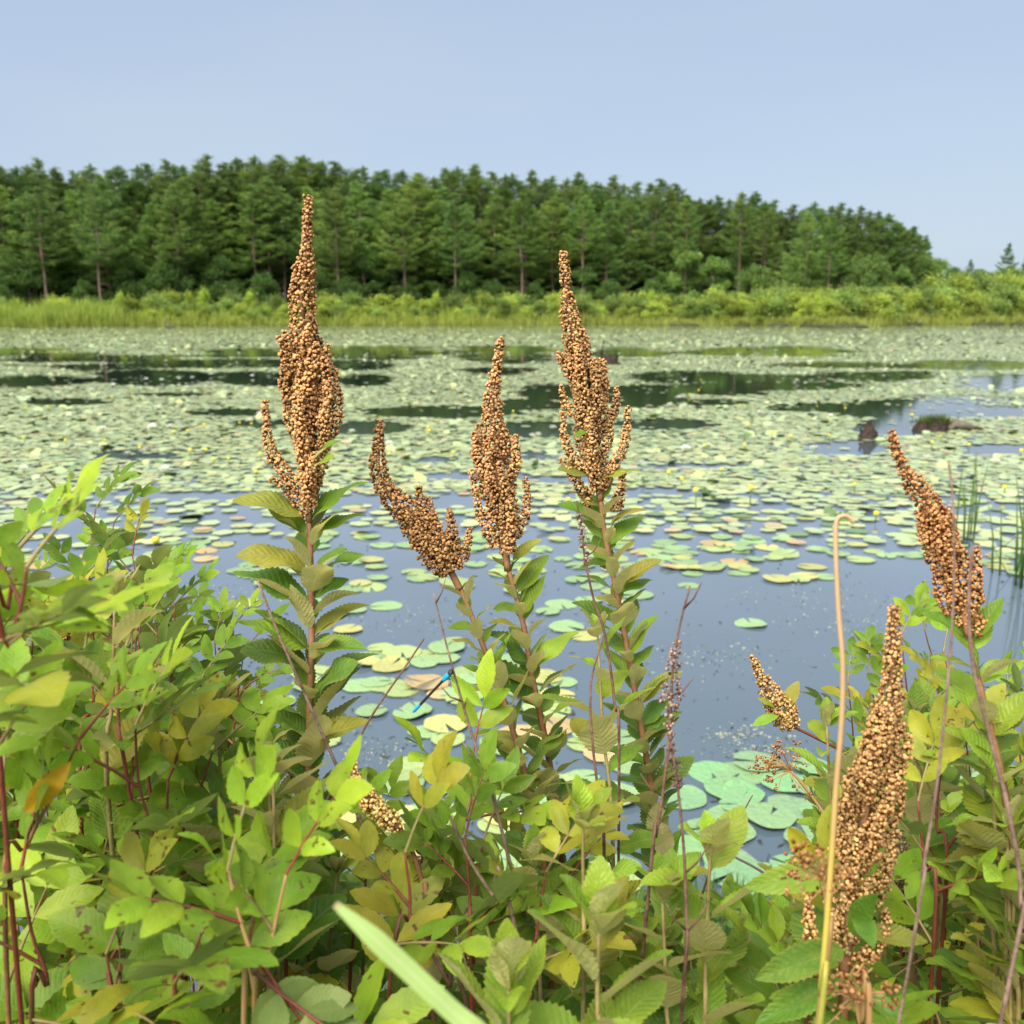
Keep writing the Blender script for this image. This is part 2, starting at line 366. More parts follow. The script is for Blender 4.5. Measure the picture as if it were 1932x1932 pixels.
# ------------------------------------------------------------------ lily pads
PATCH = [  # open water among the pads: centre x, centre y, half width, half height (photo pixels)
 (60, 672, 110, 11), (240, 690, 120, 11), (60, 719, 80, 9), (285, 712, 75, 13), (445, 688, 110, 7), (465, 669, 80, 7), (490, 713, 70, 8),
 (690, 668, 130, 8), (660, 690, 60, 8), (690, 715, 40, 7), (955, 670, 80, 10), (940, 702, 60, 5), (825, 777, 95, 8), (700, 809, 50, 9), (1000, 763, 60, 8), (1040, 742, 50, 12),
 (1210, 746, 75, 15), (1300, 713, 90, 9), (1370, 735, 90, 9), (1480, 722, 150, 10), (1650, 712, 110, 8), (1010, 815, 65, 11), (1255, 802, 65, 7), (820, 868, 28, 6),
 (430, 780, 60, 5), (500, 800, 50, 5), (260, 860, 55, 5), (1180, 668, 60, 6), (1450, 665, 120, 6), (1600, 690, 90, 4), (1820, 690, 130, 5),
 (1600, 845, 70, 12), (1690, 810, 60, 12), (1800, 770, 150, 14), (1900, 722, 80, 10), (1880, 850, 60, 8), (340, 745, 60, 3), (130, 760, 60, 4), (1330, 760, 60, 4), (1560, 770, 70, 5),
 (1000, 860, 50, 6), (1300, 880, 90, 7), (900, 900, 90, 9), (1080, 905, 60, 10), (300, 935, 160, 12), (620, 945, 120, 14), (800, 950, 100, 14), (1250, 930, 80, 10), (1450, 960, 60, 10), (1850, 960, 100, 16), (1650, 1000, 60, 12)]
CLUSTER = [  # near groups of pads: centre x, y, half width, half height, coverage
 (620, 1008, 95, 14, .75), (330, 1008, 110, 22, .8), (470, 1040, 60, 14, .6), (500, 1075, 90, 18, .75), (690, 1060, 70, 14, .7), (700, 1105, 75, 12, .7), (690, 1145, 60, 14, .75), (800, 1083, 36, 12, .8),
 (870, 1020, 70, 16, .6), (1030, 1060, 60, 26, .7), (1040, 1150, 40, 16, .6), (1180, 1045, 150, 44, .55), (1400, 1015, 200, 36, .68), (1330, 1085, 90, 14, .35), (1285, 1138, 40, 18, .6), (1390, 1110, 45, 9, .5), (1600, 1030, 120, 30, .55), (560, 1120, 120, 30, .25), (900, 1110, 120, 30, .22), (1150, 1120, 90, 26, .4), (1500, 1085, 110, 16, .35), (250, 1050, 90, 26, .35), (1060, 1200, 70, 26, .3), (640, 1200, 70, 20, .3), (1640, 1078, 36, 7, .6), (1400, 1185, 26, 12, .25),
 (800, 1300, 130, 82, .85), (740, 1230, 60, 22, .8), (880, 1370, 90, 50, .9), (560, 1300, 70, 30, .6), (600, 1390, 60, 40, .5), (800, 1465, 130, 36, .75), (900, 1530, 110, 45, .75), (1010, 1290, 80, 60, .7), (1080, 1450, 120, 80, .7),
 (1400, 1490, 120, 62, .95), (1430, 1600, 140, 60, .95), (1330, 1520, 60, 50, .8), (1540, 1520, 90, 80, .9), (1720, 1470, 80, 45, .85), (1730, 1570, 80, 50, .7), (1560, 1420, 40, 16, .4), (1250, 1680, 120, 40, .8), (1100, 1620, 140, 50, .8), (700, 1560, 130, 50, .75), (480, 1450, 70, 50, .7), (900, 1620, 120, 40, .7), (1560, 1650, 120, 50, .9)]

def pad_density(px, py, x, y):
    n1 = vnoise(x*.55+3, y*.28+7)*.6 + vnoise(x*1.7, y*1.0+20)*.4
    rag = (vnoise(x*.9+9, y*.5+2)-.5)*130; px0, py0 = px, py; py = np.where(py > 880, py+rag, py)
    far = vnoise(x*.06+40, y*.09+3)*.6+vnoise(x*.2+40, y*.3+3)*.4
    band = np.interp(py, [612, 619, 624, 632, 650, 700, 880, 930, 975, 1010, 1045, 1070], [.0, .25, .55, .85, .95, 1.0, 1.0, .97, .82, .52, .22, 0])
    band = band*np.where(px > 1100, 1.0+.5*np.clip((py-930)/60, 0, 1), 1.0)
    dens = band*np.clip(1.32-np.where(py < 760, far, n1)*.70, 0, 1.1)
    for cx, cy, hw, hh in PATCH:
        hh = hh*(1.6 if cy < 745 else 1.4 if cy < 880 else .75); hw = hw*1.3; q = ((px0-cx)/hw)**2 + ((py0-cy)/hh)**2 + (vnoise(x*.22, y*.55+5)-.5)*1.7 + (vnoise(x*.9, y*1.3+5)-.5)*.6
        dens = np.where(q < .75, dens*.02, np.where(q < 1.4, dens*lerp(.02, 1, (q-.75)/.65), dens))
    for cx, cy, hw, hh, c in CLUSTER:
        q = ((px0-cx)/hw)**2 + ((py0-cy)/hh)**2 + (vnoise(x*2.5, y*2.5+5)-.5)*1.1
        dens = np.maximum(dens, np.where(q < 1, c, 0))
    return dens

def scatter(y0, y1, cell, size):
    out = []
    for yb in np.arange(y0, y1, cell):
        half = yb*.62+1.2
        xs = np.arange(-half, half, cell); out.append(np.stack([xs, np.full_like(xs, yb)], -1))
    c = np.concatenate(out); c = c + nr.uniform(-.55, .55, c.shape)*cell
    px, py = proj(c[:, 0], c[:, 1], 0)
    r = np.hypot(c[:, 0], c[:, 1]); ok = (c[:, 1] > bank_y(c[:, 0])+.05) & (r < shore_r(np.arctan2(c[:, 0], c[:, 1]))-1)
    keep = ok & (nr.random(len(c)) < pad_density(px, py, c[:, 0], c[:, 1]))
    c = c[keep]; return c, nr.uniform(size[0], size[1], len(c))
ca, sa = scatter(2.3, 9, .150, (.062, .100)); sa = sa*np.where(ca[:, 1] > 5, .98, 1.0)
cb, sb = scatter(9, 42, .087, (.036, .080))
cc, sc_ = scatter(42, 134, .185, (.085, .14))
cd_, sd_ = scatter(2.3, 3.9, .16, (.06, .09)); kx, ky = proj(cd_[:, 0], cd_[:, 1], 0); kk = (kx > 1280) & (kx < 1780) & (ky > 1430); cd_, sd_ = cd_[kk], sd_[kk]
allc = np.concatenate([ca, cb, cc, cd_]); alls = np.concatenate([sa, sb, sc_, sd_])
order = np.argsort(np.hypot(allc[:, 0], allc[:, 1])); allc, alls = allc[order], alls[order]
pxs, pys = proj(allc[:, 0], allc[:, 1], 0)
inv = np.where((pxs > -60) & (pxs < 1990))[0][:300]
near_mask = np.zeros(len(allc), bool); near_mask[inv] = True
near_mask[:inv[-1]] = near_mask[:inv[-1]]

def pad_colour(r):
    k = r.random()
    if k < .55: c = (.26, .40, .17)
    elif k < .80: c = (.34, .43, .15)
    elif k < .95: c = (.46, .45, .14)
    else: c = (.50, .34, .15)
    j = r.uniform(.85, 1.15); return tuple(x*j for x in c)
def pad_mesh(seed, curl):
    r = random.Random(seed); b = MB(); n = 30; notch = r.uniform(.10, .22)
    rings = []; c0 = b.vert((0, 0, 0))
    for ri, rr in enumerate((.35, .7, .93, 1.0)):
        ring = []
        for k in range(n+1):
            a = notch + (2*math.pi-2*notch)*k/n
            q = rr*(1+.03*math.sin(3*a+seed)+.02*math.sin(7*a+seed*2))
            end = (k == 0 or k == n)
            z = .012*math.sin(2*a+seed)*rr*rr + .008*math.sin(5*a+seed*3)*rr**3 + (curl*max(0, math.cos(a-2.1-seed))**3*rr**4)
            if ri == 3: z -= .012
            ring.append(b.vert((q*math.sin(a)*.96, q*math.cos(a)*1.04, z)))
        rings.append(ring)
    for k in range(n): b.face(c0, rings[0][k+1], rings[0][k])
    for ra, rb in zip(rings, rings[1:]):
        for k in range(n): b.face(ra[k], ra[k+1], rb[k+1], rb[k])
    return b.mesh('lily_pad', M_PAD)
PADM = [pad_mesh(s, c) for s, c in ((1, 0), (2, .05), (3, .0), (4, .22), (5, .03), (6, .0), (7, .12))]
r_ = random.Random(5)
for i in inv:
    x, y = allc[i]; s = alls[i]; px, py = pxs[i], pys[i]
    me = PADM[r_.choice([0, 0, 1, 2, 2, 3, 4, 5, 5, 6])]
    o = link('lily_pad', me); o.location = (x, y, .004+r_.random()*.012); o.scale = (s, s, s)
    o.rotation_euler = (r_.gauss(0, .015), r_.gauss(0, .015), r_.uniform(0, 6.28))
    c = pad_colour(r_)
    if py > 1380 and px > 1200: c = tuple(v*r_.uniform(.9, 1.1) for v in (.20, .36, .16))
    o.color = (*c, 1)
    yel = c[0] > .45
    area = ('off the rose bush', 'beyond the tallest steeplebush', 'beyond the leaning spike', 'beyond the middle stems', 'beyond the straw stalk', 'beside the rushes')[int(np.searchsorted([430, 720, 900, 1250, 1680], px))]
    big = 'large ' if s > .098 else 'small '
    if py > 1380 and px > 1200: lb = big+'green lily pad in the crowded raft close to the bank'
    elif py > 1180: lb = big+('yellowing' if yel else 'green')+' lily pad in the loose group '+area
    else: lb = big+('yellowed' if yel else 'green')+' lily pad at the ragged field edge '+area
    tag(o, lb, 'lily pad', 'pads: '+lb)

def pads_mass():
    c = allc[~near_mask]; s = alls[~near_mask]; n = len(c); k = 6
    rot = nr.uniform(0, 6.28, n); ang = rot[:, None] + (np.arange(k)/k*2*np.pi)[None]
    rr = s[:, None]*nr.uniform(.9, 1.08, (n, k))
    tx, ty = nr.normal(0, .012, n), nr.normal(0, .012, n)
    dist = np.hypot(c[:, 0], c[:, 1])
    up = nr.random(n) < .05; tx = np.where(up, nr.normal(0, .22, n), tx)*np.clip(40/dist, .35, 1); ty = np.where(up, nr.normal(0, .22, n), ty)*np.clip(40/dist, .35, 1)
    dx, dy = rr*np.cos(ang), rr*np.sin(ang)
    z = .006+nr.random(n)[:, None]*.012 + dx*tx[:, None] + dy*ty[:, None] + np.where(up, s*.18, 0)[:, None]
    v = np.stack([c[:, :1]+dx, c[:, 1:]+dy, z], -1).reshape(-1, 3)
    base = np.arange(n)[:, None]*k
    f = base + np.arange(k)[None]
    u = nr.random(n)
    pal = np.array([(.37, .46, .22), (.45, .50, .21), (.46, .49, .20), (.48, .35, .19), (.13, .21, .07)])
    ci = np.searchsorted([.56, .82, .925, .955], u); col = pal[ci]*nr.uniform(.85, 1.15, (n, 1))
    col4 = np.repeat(np.concatenate([col, np.ones((n, 1))], 1), k, 0)
    me = np_mesh('lily_pads', v, f, M_PADS, k, False, {'col': ('FLOAT_COLOR', col4)})
    stuff(link('lily_pads', me), 'wide field of small green lily pads covering the far pond', 'lily pads')
pads_mass()

# ------------------------------------------------------------------ far trees
def tris_cloud(centres, dirs, lens, wid, name, mat, droop=0):
    """one thin triangle-pair (leaf or needle tuft) per row"""
    n = len(centres); d = dirs/np.linalg.norm(dirs, axis=1, keepdims=True)
    rnd = nr.normal(0, 1, (n, 3)); s = np.cross(d, rnd); s /= np.linalg.norm(s, axis=1, keepdims=True)+1e-9
    a = centres; tip = centres + d*lens[:, None]; mid = centres + d*(lens*.5)[:, None]
    v = np.stack([a, mid + s*wid[:, None], tip, mid - s*wid[:, None]], 1).reshape(-1, 3)
    f = np.arange(n)[:, None]*4 + np.arange(4)[None]
    return np_mesh(name, v, f, mat, 4, False)

def pine_variant(seed, bare, full, sparse=1.0):
    """20 m white pine; crown starts at bare*20 m; flat layered boughs"""
    g = np.random.default_rng(seed); H = 20.0; b = MB()
    sway = [(g.normal(0, .25), g.normal(0, .25)) for _ in range(6)]
    tp = [Vector((sway[k][0]*(k > 0)*k/5, sway[k][1]*(k > 0)*k/5, H*k/5*.985)) for k in range(6)]
    path = Path(tp, 3); nn = len(path.p)
    b.tube(path.p, [lerp(.27, .03, k/(nn-1)) for k in range(nn)], 7)
    C, D, L, Wd = [], [], [], []
    z = bare*H
    for k in range(int(6+30*bare)):
        zz = g.uniform(bare*H*.3, bare*H*1.15); a = g.uniform(0, 6.28); p, _ = path.at(zz/H*path.len); l = g.uniform(.8, 2.6)
        q = p+Vector((math.cos(a)*l, math.sin(a)*l, -.15*l)); b.tube([p, q], [.035, .012], 3, cap=False)
    while z < H-.15:
        t = (z-bare*H)/(H-bare*H)
        prof = (min(1, .70+t*1.3) if t < .24 else (((1-t)/.76)**.8 if t < .72 else .452*((1-t)/.28)**1.15))*full
        nb = int(g.integers(5, 8)) if t < .88 else 5
        a0 = g.uniform(0, 6.28)
        for k in range(nb):
            if g.random() > .92*sparse: continue
            a = a0 + 6.283*k/nb + g.normal(0, .3); l = max(.22, prof*g.uniform(.55, 1.2))
            p, _ = path.at((z+g.normal(0, .22))/H*path.len)
            rise = lerp(-.04, .62, t**1.7)+g.normal(0, .07)
            pts = [p + Vector((math.cos(a)*l*q, math.sin(a)*l*q, l*q*rise + .16*l*q*q - .12*l*math.sin(q*3.14))) for q in (0, .35, .7, 1.0)]
            b.tube(pts, [.05*(1-t)+.02, .035, .02, .008], 3, cap=False)
            bp = Path(pts, 3); nc = int(5+l*9); perp = Vector((-math.sin(a), math.cos(a), 0)); hd0 = Vector((math.cos(a), math.sin(a), 0))
            for c in range(nc):
                s_ = g.uniform(.22, 1.0)**.75; cp, cdir = bp.at(bp.len*s_)
                side = g.normal(0, 1)*(.16+.26*l*(1.1-s_)*.8)
                ctr = cp + perp*side + Vector((0, 0, g.normal(0, .04)-.07*abs(side)))
                hd = hd0*.9 + perp*float(np.sign(side))*.5
                for m_ in range(13):
                    dv = hd*g.uniform(.2, 1.3) + Vector((g.normal(0, .6), g.normal(0, .6), g.uniform(-.02, .62))); sz = 1.0 if t < .75 else .72
                    C.append(ctr + Vector((g.normal(0, .2), g.normal(0, .2), g.normal(0, .06)))); D.append(dv); L.append(g.uniform(.2, .5)*sz); Wd.append(g.uniform(.018, .055)*sz)
        z += g.uniform(.8, 1.35)*(1 if t < .7 else .45)
    top, _ = path.at(path.len)
    for k in range(90):
        C.append(top+Vector((g.normal(0, .09), g.normal(0, .09), -abs(g.normal(0, .6))))); D.append(Vector((g.normal(0, .35), g.normal(0, .35), 1))); L.append(g.uniform(.2, .45)); Wd.append(.03)
    cr = tris_cloud(np.array(C), np.array(D), np.array(L), np.array(Wd), 'crown', M_PINE)
    return b.mesh('trunk', M_BARK), cr

def decid_variant(seed, H, spread, leaf, nleaf, base=.18, mat=None, narrow=False, upr=0.0):
    g = np.random.default_rng(seed); b = MB(); r = random.Random(seed)
    top = Vector((r.gauss(0, .2), r.gauss(0, .2), H*.75))
    tr = Path([Vector((0, 0, -.2)), Vector((r.gauss(0, .1), r.gauss(0, .1), H*.35)), top], 5)
    b.tube(tr.p, [lerp(H*.016, H*.004, k/(len(tr.p)-1)) for k in range(len(tr.p))], 6)
    cl = []
    nb = int(16 if not narrow else 12)
    for k in range(nb):
        s = r.uniform(base, 1.0); p, _ = tr.at(tr.len*s); a = k*2.4+r.uniform(-.4, .4)
        w = spread*(math.sin(math.pi*min(1, .25+s*.72))**.7)*r.uniform(.55, 1.0)
        e = p + Vector((math.cos(a)*w, math.sin(a)*w, H*.10+w*r.uniform(.2, .7)))
        b.tube([p, p.lerp(e, .5)+Vector((0, 0, .05*H)), e], [H*.005, H*.0035, H*.0015], 4, cap=False)
        cl.append((e, spread*r.uniform(.28, .46))); cl.append((p.lerp(e, .6)+Vector((0, 0, .05*H)), spread*r.uniform(.24, .4)))
    cl.append((top+Vector((0, 0, H*.14)), spread*.4))
    C, D = [], []
    tot = sum(c[1]**2 for c in cl)
    for ctr, rad in cl:
        m = int(nleaf*rad**2/tot)
        d = g.normal(0, 1, (m, 3)); d /= np.linalg.norm(d, axis=1, keepdims=True)
        q = rad*g.uniform(.35, 1.08, (m, 1))**.7
        lump = 1+.25*np.sin(d[:, :1]*5+ctr.x)+.2*np.sin(d[:, 1:2]*6+ctr.y)
        if upr: q = np.abs(g.normal(0, .62, (m, 1)))*rad*1.25
        C.append(np.array(ctr)+d*q*lump*np.array([1, 1, .72+.4*(upr > 0)])); D.append(d*.6+g.normal(0, .6, (m, 3))+np.array([0, 0, -.1+upr]))
    C = np.concatenate(C); D = np.concatenate(D); n = len(C)
    return b.mesh('trunk', M_BARK), tris_cloud(C, D, g.uniform(leaf*.6, leaf*1.4, n), g.uniform(leaf*.25, leaf*.5, n), 'crown', mat or M_DECID)

def wood_spot(px):
    for lim, txt in ((240, 'above the reed bed'), (700, 'between the reed bed and the mid shore'), (1150, 'at the middle of the wood'), (1480, 'where the canopy starts to step down'), (9999, 'at the low end of the wood')):
        if px < lim: return txt
def put_tree(name, var, px, dist, ztop, href, label, cat, group, rot, col, wide=1.0):
    a = P(px, 590, 1) - Vector((0, 0, CAMH)); a.z = 0; a.normalize(); x, y = a.x*dist, a.y*dist
    g0 = gz(x, y); h = ztop-g0
    t = thing(name, label, cat, (x, y, g0-.05), group); s = h/href
    tr = link('trunk', var[0], t); cr = link('crown', var[1], t)
    for o in (tr, cr): o.scale = (s*wide, s*wide, s); o.rotation_euler = (0, 0, rot); o.color = col
    return t
def top_z(py, dist, px=966):
    a = P(px, py, 1)-Vector((0, 0, CAMH)); return CAMH + a.z*dist/math.hypot(a.x, a.y)

PINES = [pine_variant(101, .12, 5.2), pine_variant(102, .26, 4.8), pine_variant(103, .05, 5.6, .9), pine_variant(104, .45, 4.6, .9), pine_variant(105, .18, 4.5, .85), pine_variant(106, .34, 5.4), pine_variant(107, .60, 4.0, .85)]
SKY_T = [(-330, 285), (-260, 300), (-200, 280), (-140, 296), (-70, 300), (0, 284), (48, 312), (96, 297), (140, 325), (188, 307), (236, 312), (272, 309), (330, 299), (368, 310), (398, 292), (432, 303), (462, 295), (488, 290), (522, 300), (548, 292), (592, 291), (618, 304), (648, 305), (692, 311), (732, 318), (772, 318), (802, 325),
         (836, 315), (872, 312), (906, 309), (948, 326), (1000, 317), (1040, 330), (1086, 321), (1118, 340), (1150, 327), (1192, 342), (1246, 337), (1272, 346), (1312, 372), (1350, 366), (1386, 359), (1420, 359), (1446, 377), (1482, 386), (1522, 378), (1552, 388), (1572, 383), (1610, 385), (1642, 396), (1664, 400), (1692, 420), (1716, 427), (1737, 442)]
r_ = random.Random(21)
def edge_dist(px): return float(shore_r(math.atan((px-966)/F/CP))) + interp([(-400, 11), (0, 10), (600, 12), (1000, 13), (1500, 14), (1932, 18)], px)
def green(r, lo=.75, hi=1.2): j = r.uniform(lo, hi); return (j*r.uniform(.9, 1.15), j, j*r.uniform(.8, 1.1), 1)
SKY_T = sorted(SKY_T + [((a[0]+b[0])/2+r_.uniform(-6, 6), (a[1]+b[1])/2+r_.uniform(3, 12)) for a, b in zip(SKY_T, SKY_T[1:])])
for px, py in SKY_T:        # skyline row
    d = edge_dist(px)+r_.uniform(9, 20)
    put_tree('pine_tree', PINES[r_.choice([0, 1, 2, 4, 5])], px, d, top_z(py, d, px), 20, 'tall pine with its top against the sky '+wood_spot(px), 'pine', 'skyline pines '+wood_spot(px), r_.uniform(0, 6.28), green(r_, .7, 1.05), r_.uniform(.95, 1.2))
k = -300
while k < 1735:            # front row, lower tops, boughs down to the shrubs
    py = interp([(-300, 345), (0, 345), (500, 350), (1000, 365), (1300, 400), (1500, 425), (1735, 475)], k)+r_.uniform(-32, 48)
    d = edge_dist(k)+r_.uniform(2, 7); px = k
    if not (1340 < k < 1460 or 465 < k < 560):
        put_tree('pine_tree', PINES[r_.choice([0, 2, 2, 1, 4, 5])], k, d, top_z(py, d, px), 20, 'broad white pine with low layered boughs '+wood_spot(px), 'pine', 'edge pines '+wood_spot(px), r_.uniform(0, 6.28), green(r_, .95, 1.4), r_.uniform(1.0, 1.25))
    k += r_.uniform(38, 62)
for px, py, d_, v, wd_ in ((1390, 372, 2, 6, .9), (1440, 392, 3, 6, .8), (1232, 350, 3, 3, .9), (485, 345, 4, 3, .9), (512, 330, 5, 6, .9), (540, 350, 6, 3, .9), (192, 345, -2, 3, .9), (765, 372, -2, 3, .9), (985, 360, -2, 3, 1.0), (640, 350, -1, 3, .9), (90, 350, -1, 3, .9), (1100, 365, -1, 6, .9), (860, 360, -1, 3, .9), (340, 345, -1, 3, .9), (1560, 405, -1, 3, .8), (1290, 372, 0, 6, .8)):
    d = edge_dist(px)+d_
    put_tree('pine_tree', PINES[v], px, d, top_z(py, d, px), 20, 'pine showing bare reddish trunk '+wood_spot(px), 'pine', 'bare trunked pines '+wood_spot(px), r_.uniform(0, 6.28), green(r_, .9, 1.2), wd_)
for q in range(46):        # deep row closing the wood, its shade put into darker tints
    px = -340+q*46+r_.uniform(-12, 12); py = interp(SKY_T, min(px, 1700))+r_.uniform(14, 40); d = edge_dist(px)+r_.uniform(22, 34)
    if px < 1720: put_tree('pine_tree', PINES[r_.choice([0, 2, 5])], px, d, top_z(py, d, px), 20, 'shade-tinted pine deep in the wood '+wood_spot(px), 'pine', 'deep pines '+wood_spot(px), r_.uniform(0, 6.28), green(r_, .5, .8), 1.15)

DEC = [decid_variant(201, 10, 3.4, .24, 9500), decid_variant(202, 10, 3.0, .22, 9000), decid_variant(203, 10, 2.3, .22, 8000, .1, None, True)]
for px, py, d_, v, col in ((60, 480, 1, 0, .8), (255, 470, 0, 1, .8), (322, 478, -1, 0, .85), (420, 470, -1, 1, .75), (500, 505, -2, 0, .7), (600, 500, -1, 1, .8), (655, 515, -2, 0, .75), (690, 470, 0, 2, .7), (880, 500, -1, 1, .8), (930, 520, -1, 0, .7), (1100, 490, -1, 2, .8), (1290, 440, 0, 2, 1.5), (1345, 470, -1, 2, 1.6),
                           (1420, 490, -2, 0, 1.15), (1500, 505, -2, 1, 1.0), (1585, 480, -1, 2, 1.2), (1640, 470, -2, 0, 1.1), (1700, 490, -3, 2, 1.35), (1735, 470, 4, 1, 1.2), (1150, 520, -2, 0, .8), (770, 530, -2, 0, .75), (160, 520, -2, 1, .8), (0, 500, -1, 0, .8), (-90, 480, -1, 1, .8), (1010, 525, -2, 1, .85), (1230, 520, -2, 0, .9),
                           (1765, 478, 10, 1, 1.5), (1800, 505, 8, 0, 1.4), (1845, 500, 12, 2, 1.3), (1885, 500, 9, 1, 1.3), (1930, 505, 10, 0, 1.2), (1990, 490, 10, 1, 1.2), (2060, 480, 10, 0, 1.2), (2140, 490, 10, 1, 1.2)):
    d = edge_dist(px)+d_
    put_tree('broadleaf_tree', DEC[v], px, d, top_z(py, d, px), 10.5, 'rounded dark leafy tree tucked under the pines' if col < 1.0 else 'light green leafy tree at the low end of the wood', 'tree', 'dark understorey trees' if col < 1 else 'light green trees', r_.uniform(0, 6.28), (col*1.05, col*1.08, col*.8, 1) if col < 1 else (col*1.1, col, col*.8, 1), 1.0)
for px, py, d_ in ((1892, 457, 60), (1928, 476, 66), (1822, 488, 90), (1980, 450, 60), (2060, 460, 62), (2150, 440, 60)):
    d = edge_dist(px)+d_
    put_tree('pine_tree', PINES[2], px, d, top_z(py, d, px), 20, 'distant pine rising alone above the marsh scrub', 'pine', 'distant pines above the scrub', r_.uniform(0, 6.28), (.75, .85, .85, 1), .9)
for q in range(34):         # far wooded rise behind the marsh, haze put into the tint
    px = 1700+q*22+r_.uniform(-8, 8); d = edge_dist(px)+r_.uniform(30, 75); py = 505+r_.uniform(-8, 12)
    put_tree('broadleaf_tree', DEC[r_.choice([0, 1])], px, d, top_z(py, d, px), 10.5, 'distant haze-tinted tree on the low rise beyond the marsh', 'tree', 'distant trees beyond the marsh', r_.uniform(0, 6.28), (1.15, 1.1, 1.0, 1), 1.2)

for q in range(52):         # leafy screen between the trunks, shadow put into a darker tint
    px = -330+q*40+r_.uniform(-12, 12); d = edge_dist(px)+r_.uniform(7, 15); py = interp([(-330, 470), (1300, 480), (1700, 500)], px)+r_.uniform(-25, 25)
    if px < 1745: put_tree('broadleaf_tree', DEC[r_.choice([0, 1])], px, d, top_z(py, d, px), 10.5, 'shade-tinted leafy tree between pine trunks '+wood_spot(px), 'tree', 'trees between trunks '+wood_spot(px), r_.uniform(0, 6.28), (.75, .78, .6, 1), 1.25)
# shrubs
SHR = [decid_variant(301, 3, 1.1, .17, 3800, .12, M_SHRUB, False, 1.1), decid_variant(302, 3, .85, .16, 3200, .1, M_SHRUB, True, 1.3), decid_variant(303, 3, 1.4, .16, 4200, .05, M_SHRUB, False, .9)]
r_ = random.Random(33)
q = -260
while q < 2250:
    rows = 3 if q < 1350 else 4
    for w in range(rows):
        px = q+r_.uniform(-14, 14); d = float(shore_r(math.atan((px-966)/F)))+2.2+w*2.4+r_.uniform(-.6, .6)
        tall = interp([(-300, 576), (230, 570), (260, 560), (900, 565), (1200, 556), (1450, 552), (1700, 548), (1932, 545), (2300, 540)], px)
        py = tall + (2-w)*8 + r_.uniform(-16, 6)
        if w == 3: py = interp([(1300, 560), (1600, 540), (1750, 518), (1932, 512), (2300, 505)], px)+r_.uniform(-6, 10); d += 6
        if px < 235 and w < 2: continue
        j = r_.uniform(.6, 1.2); bright = r_.random() < .5
        t = put_tree('shore_shrub', SHR[r_.choice([0, 1, 2])], px, d, max(top_z(py, d, px), gz(0, 140)+.9), 3.3, 'yellow-green leafy shrub in the belt along the far shore' if px < 1400 else 'olive green shrub in the marsh scrub where the wood ends', 'shrub', 'shrubs along the far shore' if px < 1400 else 'shrubs of the marsh scrub', r_.uniform(0, 6.28), ((j*1.08, j*1.05, j*.8, 1) if bright else (j*.74, j*.82, j*.85, 1)), r_.uniform(.9, 1.6))
    q += 26
for px, py, d_ in ((225, 548, 1.0), (470, 545, 1.5), (385, 540, 2), (640, 562, 1), (820, 548, 2), (1230, 545, 2), (1545, 552, 1.0), (1295, 562, 0)):
    d = float(shore_r(math.atan((px-966)/F)))+4+d_
    put_tree('shore_shrub', SHR[1], px, d, top_z(py, d, px), 3.3, 'taller pale green shrub poking up from the shore belt', 'shrub', 'taller shrubs in the shore belt', r_.uniform(0, 6.28), (1.15, 1.2, .8, 1), .75)

def blades(name, mat, xy, z0, h, lean, wd, g, seg=2):
    """curved grass blades; each three quads"""
    n = len(xy); a = g.uniform(0, 6.28, n); le = np.abs(g.normal(0, lean, n))
    dx, dy = np.cos(a)*le, np.sin(a)*le; b_ = g.uniform(0, 6.28, n); wx, wy = np.cos(b_)*wd, np.sin(b_)*wd
    V = []
    for t, w in ((0, 1.0), (.4, .9), (.75, .6), (1.0, .06)):
        cx = xy[:, 0]+dx*h*t*t; cy = xy[:, 1]+dy*h*t*t; cz = z0+h*t*(1-.3*le*t)
        V.append(np.stack([cx-wx*w, cy-wy*w, cz], -1)); V.append(np.stack([cx+wx*w, cy+wy*w, cz], -1))
    v = np.stack(V, 1).reshape(-1, 3); base = np.arange(n)[:, None]*8
    f = np.concatenate([base+np.array([[0, 1, 3, 2]]), base+np.array([[2, 3, 5, 4]]), base+np.array([[4, 5, 7, 6]])])
    return np_mesh(name, v, f, mat, 4, False)
def shore_grass(n, px0, px1, d0, d1, h0, h1, wd, col, label, name):
    px = nr.uniform(px0, px1, n); th = np.arctan((px-966)/F); d = shore_r(th)+nr.uniform(d0, d1, n) + (vnoise(px*.05, px*0)-.5)*1.2
    x, y = d*np.sin(th), d*np.cos(th); h = nr.uniform(h0, h1, n)*(.55+.9*vnoise(px*.04, d))
    me = blades(name, M_GRASS, np.stack([x, y], -1), np.maximum(ground_z(x, y), -.1)-.03, h, .35, wd, nr)
    o = stuff(link(name, me), label, 'grass'); o.color = col
shore_grass(26000, -320, 2320, -.9, 4.4, .6, 1.6, .032, (.95, .95, .8, 1), 'low yellow-green sedge fringing the far waterline', 'sedge_grass')
shore_grass(9000, -320, 245, -.3, 6, 1.5, 2.9, .035, (.95, 1.05, .8, 1), 'tall pale reeds standing at the far shore beside the shrubs', 'reed_grass')
shore_grass(2500, 250, 1000, .5, 4, 1.2, 2.3, .035, (1.0, 1.1, .7, 1), 'scattered tall reeds among the far shore shrubs', 'reed_grass')

